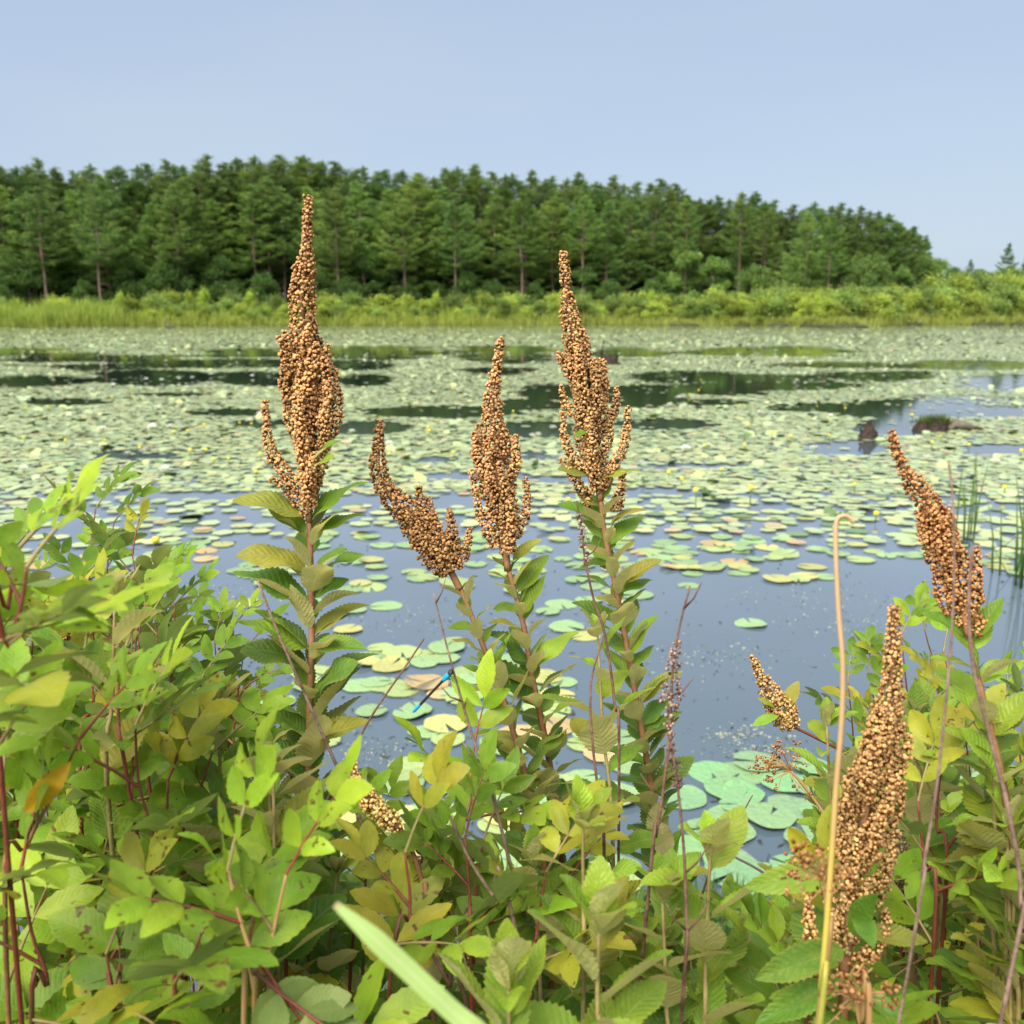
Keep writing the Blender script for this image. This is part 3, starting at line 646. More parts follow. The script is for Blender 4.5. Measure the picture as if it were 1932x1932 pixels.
def tussock(px, py, w, h, i):
    p = Wat(px, py); g = np.random.default_rng(900+i); n = 500
    t = thing('sedge_tussock', ('low' if i % 2 else 'broad')+' grassy tussock standing in the water off the marsh scrub', 'tussock', (p.x, p.y, 0), 'tussocks off the marsh' if i % 2 else 'broad tussocks off the marsh')
    b = MB(); m = 12; rings = []
    for zz, s in ((-.3, 1.05), (.1, 1.0), (.32, .8), (.42, .4)):
        rings.append([b.vert((math.cos(6.283*k/m)*w*s*g.uniform(.9, 1.1), math.sin(6.283*k/m)*w*s*.6*g.uniform(.9, 1.1), zz*h)) for k in range(m)])
    for a, c in zip(rings, rings[1:]):
        for k in range(m): b.face(a[k], a[(k+1) % m], c[(k+1) % m], c[k])
    b.face(*rings[-1]); b.obj('root_mound', M_GROUND, t)
    xy = g.normal(0, .45, (n, 2))*np.array([w, w*.6])
    o = link('grass_tuft', blades('grass_tuft', M_GRASS, xy, np.full(n, .2*h), g.uniform(.4, .9, n)*h, .7, .035, g), t); o['kind'] = 'stuff'; o.color = (.85, .82, .7, 1)
for i, (px, py, w, h) in enumerate(((1530, 617, 1.3, 1.3), (1592, 619, 2.6, 1.4), (1655, 615, 2.0, 1.3), (1712, 614, 1.8, 1.6), (1865, 613, 2.2, 1.3), (1400, 615.5, 1.0, 1.0), (1480, 615, 2.0, 1.2), (1935, 613, 2.0, 1.2), (1290, 615, 2.0, .9))):
    tussock(px, py, w, h, i)

# ------------------------------------------------------------------ stumps, snags, floating bits, flowers on the pond
def rough_stump(name, px, py, w, h, seed, label, mat, points=1, cat='stump'):
    p = Wat(px, py); r = random.Random(seed)
    t = thing(name, label, cat, (p.x, p.y, 0)); b = MB(); m = 14; rings = []
    for zz, s in ((-.25, 1.15), (.05, 1.05), (.3, .9), (.55, .66), (.8, .38), (1.0, .14)):
        rings.append([b.vert((math.cos(6.283*k/m)*w*s*r.uniform(.75, 1.2), math.sin(6.283*k/m)*w*s*.8*r.uniform(.8, 1.15), h*(zz+(r.uniform(-.14, .14) if zz > .1 else 0)))) for k in range(m)])
    for a, c in zip(rings, rings[1:]):
        for k in range(m): b.face(a[k], a[(k+1) % m], c[(k+1) % m], c[k])
    b.face(*rings[-1]); b.obj('stump_body', mat, t, smooth=False)
    for k in range(points):
        x = r.uniform(-.8, .8)*w; s = MB(); hh = h*r.uniform(.9, 1.5)
        s.tube([(x, 0, -.05), (x+r.gauss(0, .05), r.gauss(0, .05), hh*.6), (x+r.gauss(0, .1), r.gauss(0, .1), hh)], [w*.22, w*.12, w*.02], 6); s.obj('splinter', mat, t, smooth=False)
    return t, p
rough_stump('tree_stump', 1638, 829, .115, .23, 3, 'small dark rotting stump poking up alone among lily pads', M_WOOD, 1)
t, p = rough_stump('mossy_stump', 1762, 812, .26, .17, 4, 'dark root mass topped with short grass, driftwood beside it', M_WOOD, 0); t.scale = (.78,)*3
b = MB(); r_ = random.Random(5)
for k in range(34):
    an = r_.uniform(0, 6.28); q = r_.uniform(.2, 1)**.5; x, y = math.cos(an)*q*.36, math.sin(an)*q*.14; h = .24*(1-.35*q)*r_.uniform(.7, 1.15); rr = r_.uniform(.025, .06)
    b.tube([(x*1.1, y*1.1, -.06), (x*1.02, y, h*.5), (x+r_.gauss(0, .02), y, h)], [rr*1.25, rr, rr*.55], 6)
b.obj('root_mass', M_WOOD, t, smooth=False)
g_ = np.random.default_rng(77); xy = g_.normal(0, .5, (420, 2))*np.array([.3, .11])
o = link('grass_tuft', blades('grass_tuft', M_NGRASS, xy, np.full(420, .14), g_.uniform(.06, .2, 420), .6, .005, g_), t); o['kind'] = 'stuff'; o.color = (.75, .6, .4, 1)
p = Wat(1812, 812); b = MB(); r_ = random.Random(9)
b.tube([(-.22, 0, .02), (-.1, .02, .12), (.05, 0, .09), (.22, .03, .05), (.42, .05, .02)], [.08, .09, .075, .05, .015], 8)
b.tube([(-.05, 0, .08), (-.12, -.03, .2)], [.04, .01], 6)
o = b.obj('driftwood', M_GREYWOOD); o.location = p; o.scale = (.8,)*3; tag(o, 'short weathered driftwood log lying beside the grassy root mass', 'driftwood')
rough_stump('broken_stump', 1148, 688, .34, .30, 12, 'jagged dark stump with upright splinters out among the pads', M_WOOD, 2)
rough_stump('pale_snag', 1047, 682, .11, .34, 13, 'thin pale snag standing in the pads beside the jagged stump', M_GREYWOOD, 1, 'snag')
p = Wat(1134, 686); b = MB(); b.tube([(0, 0, -.1), (.05, 0, .8), (.1, .02, 1.25)], [.09, .06, .03], 7); b.tube([(.1, 0, 1.2), (.18, 0, 1.36), (.1, 0, 1.42)], [.05, .07, .02], 6)
o = b.obj('dead_post', M_WOOD); o.location = p; o.scale = (.5, .5, .52); tag(o, 'upright dead trunk standing behind the jagged stump', 'dead trunk')
p = Wat(312, 619); b = MB(); b.tube([(1.6, 0, .1), (.3, 0, .35), (-.1, 0, .9), (.25, 0, 1.9), (.1, .1, 2.3)], [.2, .3, .2, .12, .04], 7); b.tube([(.1, 0, .5), (.9, 0, .7), (1.3, 0, .55)], [.1, .07, .03], 5)
o = b.obj('fallen_snag', M_GREYWOOD); o.location = p; o.scale = (.6, .6, .55); tag(o, 'weathered snag lying at the foot of the far reeds', 'snag')

def flower_mesh_white():
    b = MB()
    for ring, (n, tilt, ln) in enumerate(((8, .45, 1.0), (8, .8, .9), (6, 1.15, .75))):
        for k in range(n):
            a = 6.283*(k+.5*ring)/n; d = Vector((math.cos(a)*math.cos(tilt), math.sin(a)*math.cos(tilt), math.sin(tilt)))*ln; s = Vector((-math.sin(a), math.cos(a), 0))*.19
            m = d*.55; i = [b.vert((0, 0, 0)), b.vert(m+s), b.vert(d), b.vert(m-s)]; b.face(*i)
    return b
M_WHITE = plain('white_petals', (.78, .78, .70), .5); M_YEL = plain('yellow_petals', (.72, .62, .04), .45); M_STALK = plain('pond_stalk', (.10, .15, .05), .5)
wm = flower_mesh_white().mesh('petals', M_WHITE)
b = MB(); rings = []
for z, s in ((0, .25), (.3, .8), (.7, 1.0), (1.1, .95), (1.5, .7)): rings.append([b.vert((math.cos(1.047*k)*s, math.sin(1.047*k)*s, z)) for k in range(6)])
for a, c in zip(rings, rings[1:]):
    for k in range(6): b.face(a[k], a[(k+1) % 6], c[(k+1) % 6], c[k])
b.face(*rings[-1]); ym = b.mesh('petals', M_YEL)
b = MB(); b.tube([(0, 0, -.1), (0, 0, 1)], .09, 6); stm = b.mesh('stalk', M_STALK)
r_ = random.Random(55)
def pond_flower(px, py, yellow, size, stalk, label, group):
    p = Wat(px, py); t = thing('yellow_pond_lily' if yellow else 'white_water_lily', label, 'flower', (p.x, p.y, 0), group)
    f = link('petals', ym if yellow else wm, t); f.scale = (size,)*3; f.location.z = stalk; f.rotation_euler = (r_.gauss(0, .12), r_.gauss(0, .12), r_.uniform(0, 6))
    s = link('stalk', stm, t); s.scale = (.05, .05, max(stalk, .03)); return t
for k in range(130):
    px = r_.uniform(-40, 1970); py = r_.choice([r_.uniform(640, 760), r_.uniform(660, 900)])
    if k % 9 == 0: px, py = r_.uniform(1380, 1500), r_.uniform(655, 690)
    pond_flower(px, py, False, r_.uniform(.06, .095), .03, 'tiny white water lily open among the distant pads', 'white water lilies')
for k in range(70):
    px = r_.uniform(-40, 1970); py = r_.uniform(720, 960)
    pond_flower(px, py, True, r_.uniform(.017, .024), r_.uniform(.04, .09), 'tiny yellow pond lily bud raised above the distant pads', 'yellow pond lily buds')
for px, py, s in ((1312, 968, .17), (1415, 955, .14), (1652, 985, .05)):
    pond_flower(px, py, True, .024, s, 'yellow pond lily flower on its own upright stalk above the water' if s > .1 else 'fat yellow pond lily flower just above the pads', 'stalked yellow pond lilies' if s > .1 else None)
pond_flower(295, 1030, True, .03, .02, 'orange-yellow pond lily flower floating on pads near the rose bush', None)
# dark raised pads standing on edge
for px, py in ((1330, 935), (1345, 945), (1565, 972), (1590, 985), (1010, 880), (1215, 915)):
    p = Wat(px, py); o = link('lily_pad', PADM[3]); o.location = (p.x, p.y, .03); o.scale = (.055,)*3; o.rotation_euler = (r_.uniform(.6, 1.3), r_.uniform(-.5, .5), r_.uniform(0, 6)); o.color = (.07, .14, .03, 1)
    tag(o, 'dark lily pad tipped up on its edge above the others', 'lily pad', 'tipped up pads')
# floating bits
n = 900; pp = []
while len(pp) < n:
    px, py = r_.uniform(-50, 1980), r_.uniform(1000, 1640)
    if float(vnoise(px*.012, py*.02)) > .42: pp.append(Wat(px, py))
pp = np.array([tuple(p) for p in pp]); d = nr.normal(0, 1, (n, 3)); d[:, 2] *= .15; pp[:, 2] = .004
stuff(link('floating_debris', tris_cloud(pp, d, nr.uniform(.006, .045, n), nr.uniform(.002, .006, n), 'floating_debris', plain('dark_pond_bits', (.035, .035, .025), .7))), 'dark bits of weed and debris floating on open water', 'debris')

n = 1400; pp = []
cl = [(1440, 1410, 90, 22), (1390, 1385, 60, 14), (760, 1170, 120, 26), (1000, 1190, 90, 20), (1560, 1130, 160, 26), (1350, 1240, 120, 30), (700, 1420, 60, 30), (1620, 1180, 120, 20), (420, 1120, 90, 20)]
while len(pp) < n:
    c_ = r_.choice(cl); px, py = r_.gauss(c_[0], c_[2]*.6), r_.gauss(c_[1], c_[3]*.6); p = Wat(px, py)
    if p.y > 2.6: pp.append(p)
pp = np.array([tuple(p) for p in pp]); d = nr.normal(0, 1, (n, 3)); d[:, 2] *= .02; pp[:, 2] = .003
stuff(link('pond_scum', tris_cloud(pp, d, nr.uniform(.004, .020, n), nr.uniform(.0015, .005, n), 'pond_scum', plain('pale_scum', (.30, .33, .26), .7))), 'pale flecks of scum and pollen drifting on open water', 'scum')

def reed_clump(px, py, n, hmax, seed, label):
    p = Wat(px, py); r = random.Random(seed); t = thing('bulrush_clump', label, 'reeds', (p.x, p.y, 0))
    for k in range(n):
        b = MB(); x, y = r.gauss(0, .05), r.gauss(0, .05); h = hmax*r.uniform(.55, 1); l = r.gauss(0, .10)
        b.tube([(x, y, -.05), (x+l*h*.3, y, h*.5), (x+l*h, y+r.gauss(0, .03), h)], [.007, .006, .0015], 5); o = b.obj('blade', M_NGRASS, t); o.color = (1.0, .95, .7, 1)
reed_clump(1822, 1020, 7, .66, 1, 'upright green rush blades in a clump at the pad edge')
reed_clump(1878, 1080, 4, .62, 2, 'two or three tall thin rush blades standing in open water')
reed_clump(1925, 1110, 9, .75, 3, 'thick rush clump in the water with bent brown stalks')
p = Wat(1905, 1090); b = MB(); b.tube([(0, 0, 0), (-.1, 0, .16), (.08, .02, .3)], [.003, .003, .002], 4); b.tube([(.05, 0, 0), (.1, 0, .2), (-.02, 0, .12)], [.003, .003, .002], 4)
o = b.obj('bent_stalk', M_TWIG); o.location = p; tag(o, 'bent dead brown stalk beside the thick rush clump', 'stalk')

def spot(px):
    for lim, txt in ((300, 'inside the thick rose bush'), (500, 'at the thin side of the rose bush'), (680, 'around the foot of the tallest steeplebush'), (860, 'between the tallest steeplebush and the leaning spike'), (1080, 'below the middle spike stems'), (1280, 'below the gapped spike'), (1480, 'in front of the raft of pads'), (1700, 'around the heavy tan spike'), (9999, 'under the bent spike by the rushes')):
        if px < lim: return txt
# ------------------------------------------------------------------ leaves
def leaf_mesh(name, mat, seed, W, n, serr, droop, fold, twist, wave, pet=.06, shape=(.8, .85)):
    r = random.Random(seed); b = MB(); rows = []
    z = 0; y = pet; ang = .12; base = [b.vert((0, 0, 0), (.5, 0))]
    cy, cz = pet, 0
    for k in range(n+1):
        v = k/n
        w = W*max(0, math.sin(math.pi*min(1, v**shape[0])))**shape[1]
        if k == 0: w = .012
        if k == n: w = 0
        a = -droop*(v**1.5) + ang*(1-v); stp = (1-pet)/n
        if k: cy += stp*math.cos(a); cz += stp*math.sin(a)
        tooth = serr*(1 if k % 2 else -1) if 0 < k < n else 0
        row = []
        for u in (-1, -.5, 0, .5, 1):
            we = w*abs(u)*(1+(tooth if abs(u) == 1 else 0)); tw = twist*v
            f_ = fold + wave*math.sin(v*9+seed+(1.5 if u > 0 else 0))
            lx = math.copysign(we, u)*math.cos(f_) if u else 0; lz = we*math.sin(f_) - (.18*abs(u)**2*w if abs(u) == 1 else 0)*.6
            x = lx*math.cos(tw)-lz*math.sin(tw); zz = lx*math.sin(tw)+lz*math.cos(tw)
            sh = (serr*.08 if abs(u) == 1 and k % 2 else 0)
            row.append(b.vert((x, cy+sh-zz*math.sin(a), cz+zz*math.cos(a)), (u*.5+.5, v)))
        rows.append(row)
    for ra, rb in zip(rows, rows[1:]):
        for c in range(4): b.face(ra[c], ra[c+1], rb[c+1], rb[c])
    # petiole
    pw = .018
    i = [b.vert((-pw, 0, 0), (.5, 0)), b.vert((pw, 0, 0), (.5, 0)), b.vert((pw, pet*1.3, .006), (.5, .02)), b.vert((-pw, pet*1.3, .006), (.5, .02))]; b.face(*i)
    return b.mesh(name, mat)
SLEAF = [leaf_mesh('leaf', M_STEEPLE, 40+k, w*1.06, 30, .06, dr, fo, tw, wa, .05, (.82, .72)) for k, (w, dr, fo, tw, wa) in enumerate((
    (.25, .35, .32, .1, .12), (.23, .55, .28, -.25, .15), (.26, .2, .42, .15, .10), (.23, .7, .22, .3, .18), (.25, .0, .48, -.1, .10), (.21, .5, .52, .4, .12), (.26, .35, .2, -.3, .2), (.23, -.25, .38, .2, .12)))]
SLEAF_LO = [leaf_mesh('leaf', M_STEEPLE, 60+k, w*1.06, 14, .07, dr, fo, tw, wa, .05, (.82, .72)) for k, (w, dr, fo, tw, wa) in enumerate(((.25, .5, .3, .1, .12), (.24, .9, .25, -.25, .15), (.27, .2, .4, .15, .1), (.24, 0, .3, .3, .18)))]
RLEAF = [leaf_mesh('leaflet', M_ROSE, 80+k, w, 14, .05, dr, fo, tw, wa, .03, (.92, .8)) for k, (w, dr, fo, tw, wa) in enumerate((
    (.25, .35, .22, .1, .06), (.27, .6, .12, -.15, .08), (.23, .1, .35, .1, .05), (.24, .8, .25, .2, .08), (.22, -.2, .25, -.2, .06), (.26, .3, .45, .1, .1)))]

def leaf_matrix(base, d, nrm, ln, wid=1.0):
    y = d.normalized(); x = y.cross(nrm)
    if x.length < 1e-4: x = y.orthogonal()
    x.normalize(); z = x.cross(y)
    m = Matrix((( x.x*ln*wid, y.x*ln, z.x*ln, base.x), (x.y*ln*wid, y.y*ln, z.y*ln, base.y), (x.z*ln*wid, y.z*ln, z.z*ln, base.z), (0, 0, 0, 1)))
    return m
def place_leaf(me, base, d, nrm, ln, parent, col, name='leaf', wid=1.0, origin=None):
    o = link(name, me, parent); o.matrix_basis = leaf_matrix(base-(origin if origin is not None else wloc(parent)), d, nrm, ln, wid); o.color = (*col, 1); return o
def jit(c, r, a=.24):
    j = 1+r.uniform(-a, a); return (c[0]*j*(1+r.uniform(-.12, .12)), c[1]*j, c[2]*j*(1+r.uniform(-.15, .15)))
C_MAT = (.135, .265, .036); C_MID = (.23, .37, .040); C_YNG = (.37, .51, .055); C_OLIVE = (.36, .35, .06)
C_ROSE = (.225, .37, .030); C_RYNG = (.34, .50, .038); C_ROLIVE = (.42, .41, .042); C_RDARK = (.155, .275, .028); C_RED = (.36, .24, .08)

def leafy(plant, path, s0, s1, spacing, l0, l1, r, col0, col1, meshes=SLEAF, elev=(.25, .75), phase=0, brown=.1):
    """spiral of leaves along path between arclengths s0 (upper, smaller) and s1 (lower)"""
    s = s0; k = 0; dirn = 1 if s1 > s0 else -1
    while (s1-s)*dirn > 0:
        f = abs(s-s0)/max(abs(s1-s0), 1e-6); p, tg = path.at(s)
        if tg.z < 0: tg = -tg
        a = phase + k*2.39996 + r.uniform(-.25, .25)
        x = tg.orthogonal().normalized(); y = tg.cross(x)
        rad = x*math.cos(a)+y*math.sin(a)
        e = r.uniform(*elev); d = rad*math.cos(e)+tg*math.sin(e); nrm = tg*math.cos(e)-rad*math.sin(e)
        nrm = nrm + Vector((r.gauss(0, .15), r.gauss(0, .15), 0))
        ln = lerp(l0, l1, min(1, f*3))*r.uniform(.75, 1.15)
        c = tuple(lerp(a_, b_, min(1, f*2)) for a_, b_ in zip(col0, col1)); c = jit(c, r)
        if r.random() < brown: c = jit(C_OLIVE, r)
        place_leaf(r.choice(meshes), p+rad*.001, d, nrm, ln, plant, c, wid=r.uniform(.85, 1.15))
        s += spacing*r.uniform(.7, 1.3)*dirn; k += 1

# ------------------------------------------------------------------ flower spikes of dry seed capsules
def _capsule():
    v = [(0, 0, 0)]; t = [0]
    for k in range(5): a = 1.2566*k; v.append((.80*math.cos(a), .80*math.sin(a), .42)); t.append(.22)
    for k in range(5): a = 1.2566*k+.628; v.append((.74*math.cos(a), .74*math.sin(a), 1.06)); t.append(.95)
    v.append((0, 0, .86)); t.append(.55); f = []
    for k in range(5):
        j = (k+1) % 5; f += [(0, 1+j, 1+k), (1+k, 1+j, 6+k), (1+j, 6+j, 6+k), (6+k, 6+j, 11)]
    return np.array(v), np.array(f), np.array(t)
CV, CF, CT = _capsule()
def coat_points(path, rad, s0, s1, r, step=.0021, gap=.0022, skip=.06):
    C, D = [], []; s = s0; row = 0
    while s < s1:
        p, tg = path.at(s); f = (s-s0)/max(s1-s0, 1e-6); R_ = rad(f)
        x = tg.orthogonal().normalized(); y = tg.cross(x); n = max(4, int(round(6.283*max(R_, .0016)/gap)))
        for k in range(n):
            if r.random() < skip: continue
            a = 6.283*(k+.5*(row % 2))/n + r.uniform(-.25, .25); o = x*math.cos(a)+y*math.sin(a)
            C.append(p + o*max(.0003, R_*r.uniform(.74, 1.16)-.0018) + tg*r.uniform(-.0012, .0012)); D.append(o + tg*r.uniform(-.5, .15)*(1) + Vector((r.gauss(0, .25), r.gauss(0, .25), r.gauss(0, .25)+.15)))
        s += step; row += 1
    p, tg = path.at(s0)
    C.append(p); D.append(-tg)
    return C, D
def capsule_mesh(C, D, size, name='seed_branch', mat=None):
    C = np.array([tuple(c) for c in C]); D = np.array([tuple(d) for d in D]); n = len(C)
    z = D/np.linalg.norm(D, axis=1, keepdims=True); rnd = nr.normal(0, 1, (n, 3)); x = np.cross(z, rnd); x /= np.linalg.norm(x, axis=1, keepdims=True); y = np.cross(z, x)
    s = size*nr.uniform(.62, 1.30, (n, 1, 1))
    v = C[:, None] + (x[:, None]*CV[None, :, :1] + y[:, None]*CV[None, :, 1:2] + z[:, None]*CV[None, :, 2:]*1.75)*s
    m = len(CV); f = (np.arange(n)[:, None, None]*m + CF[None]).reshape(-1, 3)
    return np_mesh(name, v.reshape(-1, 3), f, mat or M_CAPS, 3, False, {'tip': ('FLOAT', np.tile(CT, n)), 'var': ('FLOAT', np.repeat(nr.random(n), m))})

def spike(plant, axis_px, depth, env, tint, seed, axis_rad, nbr, s_first=.34, manual=(), size=.00112, blen=(.014, .060, .034), gapv=.0021):
    """axis_px from tip to base; env = [(s, left px, right px)]; axis_rad = [(s, metres)] of the coated axis"""
    r = random.Random(seed); o0 = wloc(plant)
    ax = Path([P(x, y, depth+(w if len(q) > 2 else 0)) for q in axis_px for x, y, w in [(q[0], q[1], q[2] if len(q) > 2 else 0)]])
    b = MB(); b.tube([p-o0 for p in ax.p], [lerp(.0010, .0026, k/(len(ax.p)-1)) for k in range(len(ax.p))], 6)
    sp = b.obj('flower_spike', M_STEM, plant)
    L = ax.len
    def add(path, rad, s0, s1, skip=.06, tf=1.0):
        C, D = coat_points(path, rad, s0, s1, r, gap=gapv, skip=skip)
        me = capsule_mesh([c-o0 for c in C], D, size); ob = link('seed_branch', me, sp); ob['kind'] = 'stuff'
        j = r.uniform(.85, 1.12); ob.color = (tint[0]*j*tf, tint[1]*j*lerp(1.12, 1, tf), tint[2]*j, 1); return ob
    def arad(f): return interp(axis_rad, f)
    end = axis_rad[-1][0]
    add(ax, lambda f: arad(f*end), .0, L*end, .04)
    Rv = Vector((1, 0, 0)); Fv = Vector((0, CP, -SP))
    for k in range(nbr):
        f = (k+r.uniform(.1, .9))/nbr; s = lerp(s_first, .97, f**.85)
        ln = (lerp(blen[0], blen[1], min(1, (s-s_first)/.38)) if s < .85 else lerp(blen[1], blen[2], (s-.85)/.12))*r.uniform(.75, 1.2)
        a = k*2.39996+r.uniform(-.3, .3); ca_ = math.cos(a)
        el = interp([(e[0], e[1]) for e in env], s); er = interp([(e[0], e[2]) for e in env], s)
        off = (er if ca_ > 0 else el)*depth/F*r.choice([.55, .85, 1.0, 1.1, 1.2])
        rad = Rv*ca_ + Fv*math.sin(a); pts = []
        for q in (0, .25, .55, 1.0):
            p, _ = ax.at(max(0, s*L - ln*q*.95)); w = math.sin(min(1, q*1.35)*math.pi/2)
            pts.append(p + rad*off*w*r.uniform(.92, 1.05)+Vector((r.gauss(0, .0015),)*3)*q)
        bp = Path(list(reversed(pts)), 4)
        ob = add(bp, lambda t: lerp(.0022, .0038, min(1, t*1.8)), 0, bp.len*.90, .05, 1.0 if s < .8 else .94)
    for pts, tr in manual:
        bp = Path([P(x, y, depth+w) for x, y, w in pts], 5)
        add(bp, lambda t: lerp(.0020, tr, min(1, t*1.6)), 0, bp.len*.96, .04)
    return ax

def stem_thing(name, label, path_px, depth, mat, r0, r1, cat='wildflower', group=None, ddepth=0.0, down=True):
    """path_px from upper end down; continues to the ground"""
    pts = [P(x, y, depth+ddepth*k/max(1, len(path_px)-1)) for k, (x, y) in enumerate(path_px)]
    d = (pts[-1]-pts[-2]).normalized(); last = pts[-1]
    root = Vector((last.x+d.x*.25, last.y+.06+abs(d.y)*.05, 0)); root.z = gz(root.x, root.y)-.02
    mid = last.lerp(root, .45) + Vector((d.x*.04, 0, 0))
    if down and last.z > root.z+.05: pts += [mid, root]
    t = thing(name, label, cat, (root.x, root.y, root.z), group)
    path = Path(pts, 5); n = len(path.p); b = MB()
    b.tube([p-t.location for p in path.p], [lerp(r0, r1, min(1, k/(n*.6))) for k in range(n)], 7); b.obj('stem', mat, t)
    return t, path

TINT = (1.0, 1.0, 1.0)
# --- the five big plants
rA = random.Random(1)
A, pA = stem_thing('steeplebush', 'tallest steeplebush, its thick rusty seed spike standing clear by the rose bush', [(583, 985), (586, 1060), (588, 1200), (584, 1350), (583, 1500), (588, 1700), (592, 1930)], .65, M_STEM, .0018, .0026)
spike(A, [(582, 374), (580, 430), (577, 490), (570, 560), (574, 640), (580, 730), (584, 820), (584, 900), (583, 985)], .65,
      [(0, 0, 0), (.3, 10, 10), (.42, 16, 16), (.5, 22, 26), (.56, 30, 40), (.68, 44, 54), (.80, 42, 46), (.9, 30, 28), (1, 8, 8)], (1.03, .97, .92), 1,
      [(0, .0030), (.10, .0036), (.17, .0042), (.22, .0070), (.30, .0084), (.38, .0080), (.46, .0086), (.52, .004)], 25, .42,
      manual=[([(500, 760, -.004), (503, 800, -.004), (510, 850, -.003), (540, 895, 0), (575, 925, 0)], .0045), ([(512, 905, -.01), (535, 915, -.008), (565, 945, 0), (583, 975, 0)], .0045), ([(618, 655, 0), (616, 690, 0), (605, 740, 0), (590, 790, 0)], .0038), ([(632, 697, .004), (636, 740, .004), (632, 800, 0), (600, 860, 0)], .0045), ([(568, 740, -.012), (566, 790, -.014), (572, 850, -.012), (583, 930, -.004)], .0045), ([(592, 860, -.016), (585, 905, -.014), (583, 960, -.006)], .0045)])
leafy(A, pA, .006, .36, .0054, .032, .046, rA, C_MID, C_MAT, brown=.12, elev=(.4, .9))
# hand placed leaves of the tallest plant: base px, tip px, normal tilt
def hand_leaf(plant, bx, by, tx, ty, depth, dz, col, r, face=(0, -.35, .9), me=None, wid=1.0):
    b_ = P(bx, by, depth); e_ = P(tx, ty, depth+dz); d = e_-b_
    return place_leaf(me or r.choice(SLEAF), b_, d+Vector((0, 0, d.length*.2)), Vector(face), d.length*1.0, plant, col, wid=wid*.9)
for q in ((583, 985, 692, 905, .65, -.01, C_MID), (580, 975, 434, 962, .65, -.02, C_OLIVE), (580, 1010, 486, 965, .65, .01, C_MID), (588, 1010, 694, 972, .65, .0, C_MID), (584, 1075, 440, 1050, .65, -.015, C_OLIVE), (586, 1085, 668, 1060, .65, -.02, C_MAT), (585, 1130, 432, 1095, .65, .0, C_MAT), (584, 1225, 440, 1185, .65, -.02, C_MID), (584, 1255, 445, 1230, .65, .0, C_MAT),
          (588, 1130, 662, 1095, .65, .01, C_MAT), (588, 1200, 706, 1148, .65, .02, C_OLIVE), (586, 1220, 690, 1250, .65, -.01, C_MAT), (588, 1310, 680, 1260, .65, -.02, C_MAT), (586, 1400, 708, 1385, .65, -.01, C_OLIVE), (584, 1390, 490, 1345, .65, .0, C_MAT), (584, 1470, 500, 1400, .65, 0, C_MAT), (588, 870, 645, 838, .63, -.012, C_MID), (590, 885, 632, 868, .63, -.015, C_MID)):
    hand_leaf(A, *q[:6], jit(q[6], rA), rA)

rB = random.Random(2)
B, pB = stem_thing('steeplebush', 'steeplebush with a gap near the tip of its branched rusty spike, rightmost-leaning of the close trio', [(1133, 935), (1140, 1000), (1160, 1100), (1185, 1230), (1215, 1400), (1243, 1570), (1262, 1750)], .72, M_STEM, .0018, .0024)
B['label'] = 'steeplebush with a bare gap below the tip of its loosely branched rusty spike'
spike(B, [(1063, 478), (1066, 520), (1069, 550), (1076, 600), (1092, 670), (1105, 740), (1115, 820), (1126, 880), (1133, 945)], .72,
      [(0, 0, 0), (.3, 8, 10), (.45, 24, 22), (.6, 36, 34), (.75, 46, 46), (.88, 42, 40), (1, 14, 10)], (1.0, .98, .95), 2,
      [(0, .0030), (.08, .0036), (.12, .0048), (.145, .0012), (.165, .0045), (.22, .0058), (.32, .0078), (.42, .0090), (.48, .004)], 17, .40,
      manual=[([(1185, 771, -.005), (1183, 810, -.005), (1174, 850, 0), (1150, 890, 0), (1130, 930, 0)], .0042), ([(1163, 733, 0), (1162, 765, 0), (1148, 795, 0), (1120, 830, 0)], .0040), ([(1059, 730, 0), (1064, 760, 0), (1085, 780, 0), (1110, 800, 0)], .0040), ([(1062, 782, -.008), (1066, 830, -.008), (1085, 870, -.004), (1125, 900, 0)], .0042), ([(1110, 792, -.014), (1112, 840, -.014), (1120, 890, -.01), (1128, 930, 0)], .0042), ([(1062, 872, -.006), (1085, 905, -.006), (1105, 935, 0), (1112, 960, 0)], .0040), ([(1176, 895, -.006), (1168, 935, -.006), (1160, 968, 0)], .0042), ([(1077, 690, -.006), (1090, 720, -.006), (1105, 760, 0)], .0042), ([(1130, 680, 0), (1136, 720, 0), (1128, 770, 0), (1116, 810, 0)], .0042)])
leafy(B, pB, .004, .38, .0050, .024, .036, rB, C_MID, C_MAT, brown=.13, elev=(.4, .9))
for q in ((1133, 905, 1212, 890, .72, -.01, C_OLIVE), (1125, 905, 1052, 885, .72, -.012, C_OLIVE), (1130, 985, 1048, 960, .72, -.005, C_MAT), (1150, 990, 1224, 967, .72, -.01, C_OLIVE), (1148, 1030, 1220, 985, .72, .01, C_MID), (1150, 1060, 1090, 1080, .72, 0, C_MAT), (1165, 1105, 1258, 1075, .72, -.005, C_OLIVE), (1165, 1120, 1238, 1095, .72, .01, C_MID), (1175, 1180, 1070, 1160, .72, 0, C_MAT), (1185, 1240, 1245, 1160, .72, 0, C_MID), (1205, 1330, 1295, 1270, .72, 0, C_OLIVE), (1215, 1400, 1290, 1340, .72, 0, C_MAT), (1230, 1500, 1315, 1430, .72, 0, C_MAT), (1110, 815, 1085, 830, .705, -.006, C_MID)):
    hand_leaf(B, *q[:6], jit(q[6], rB), rB)

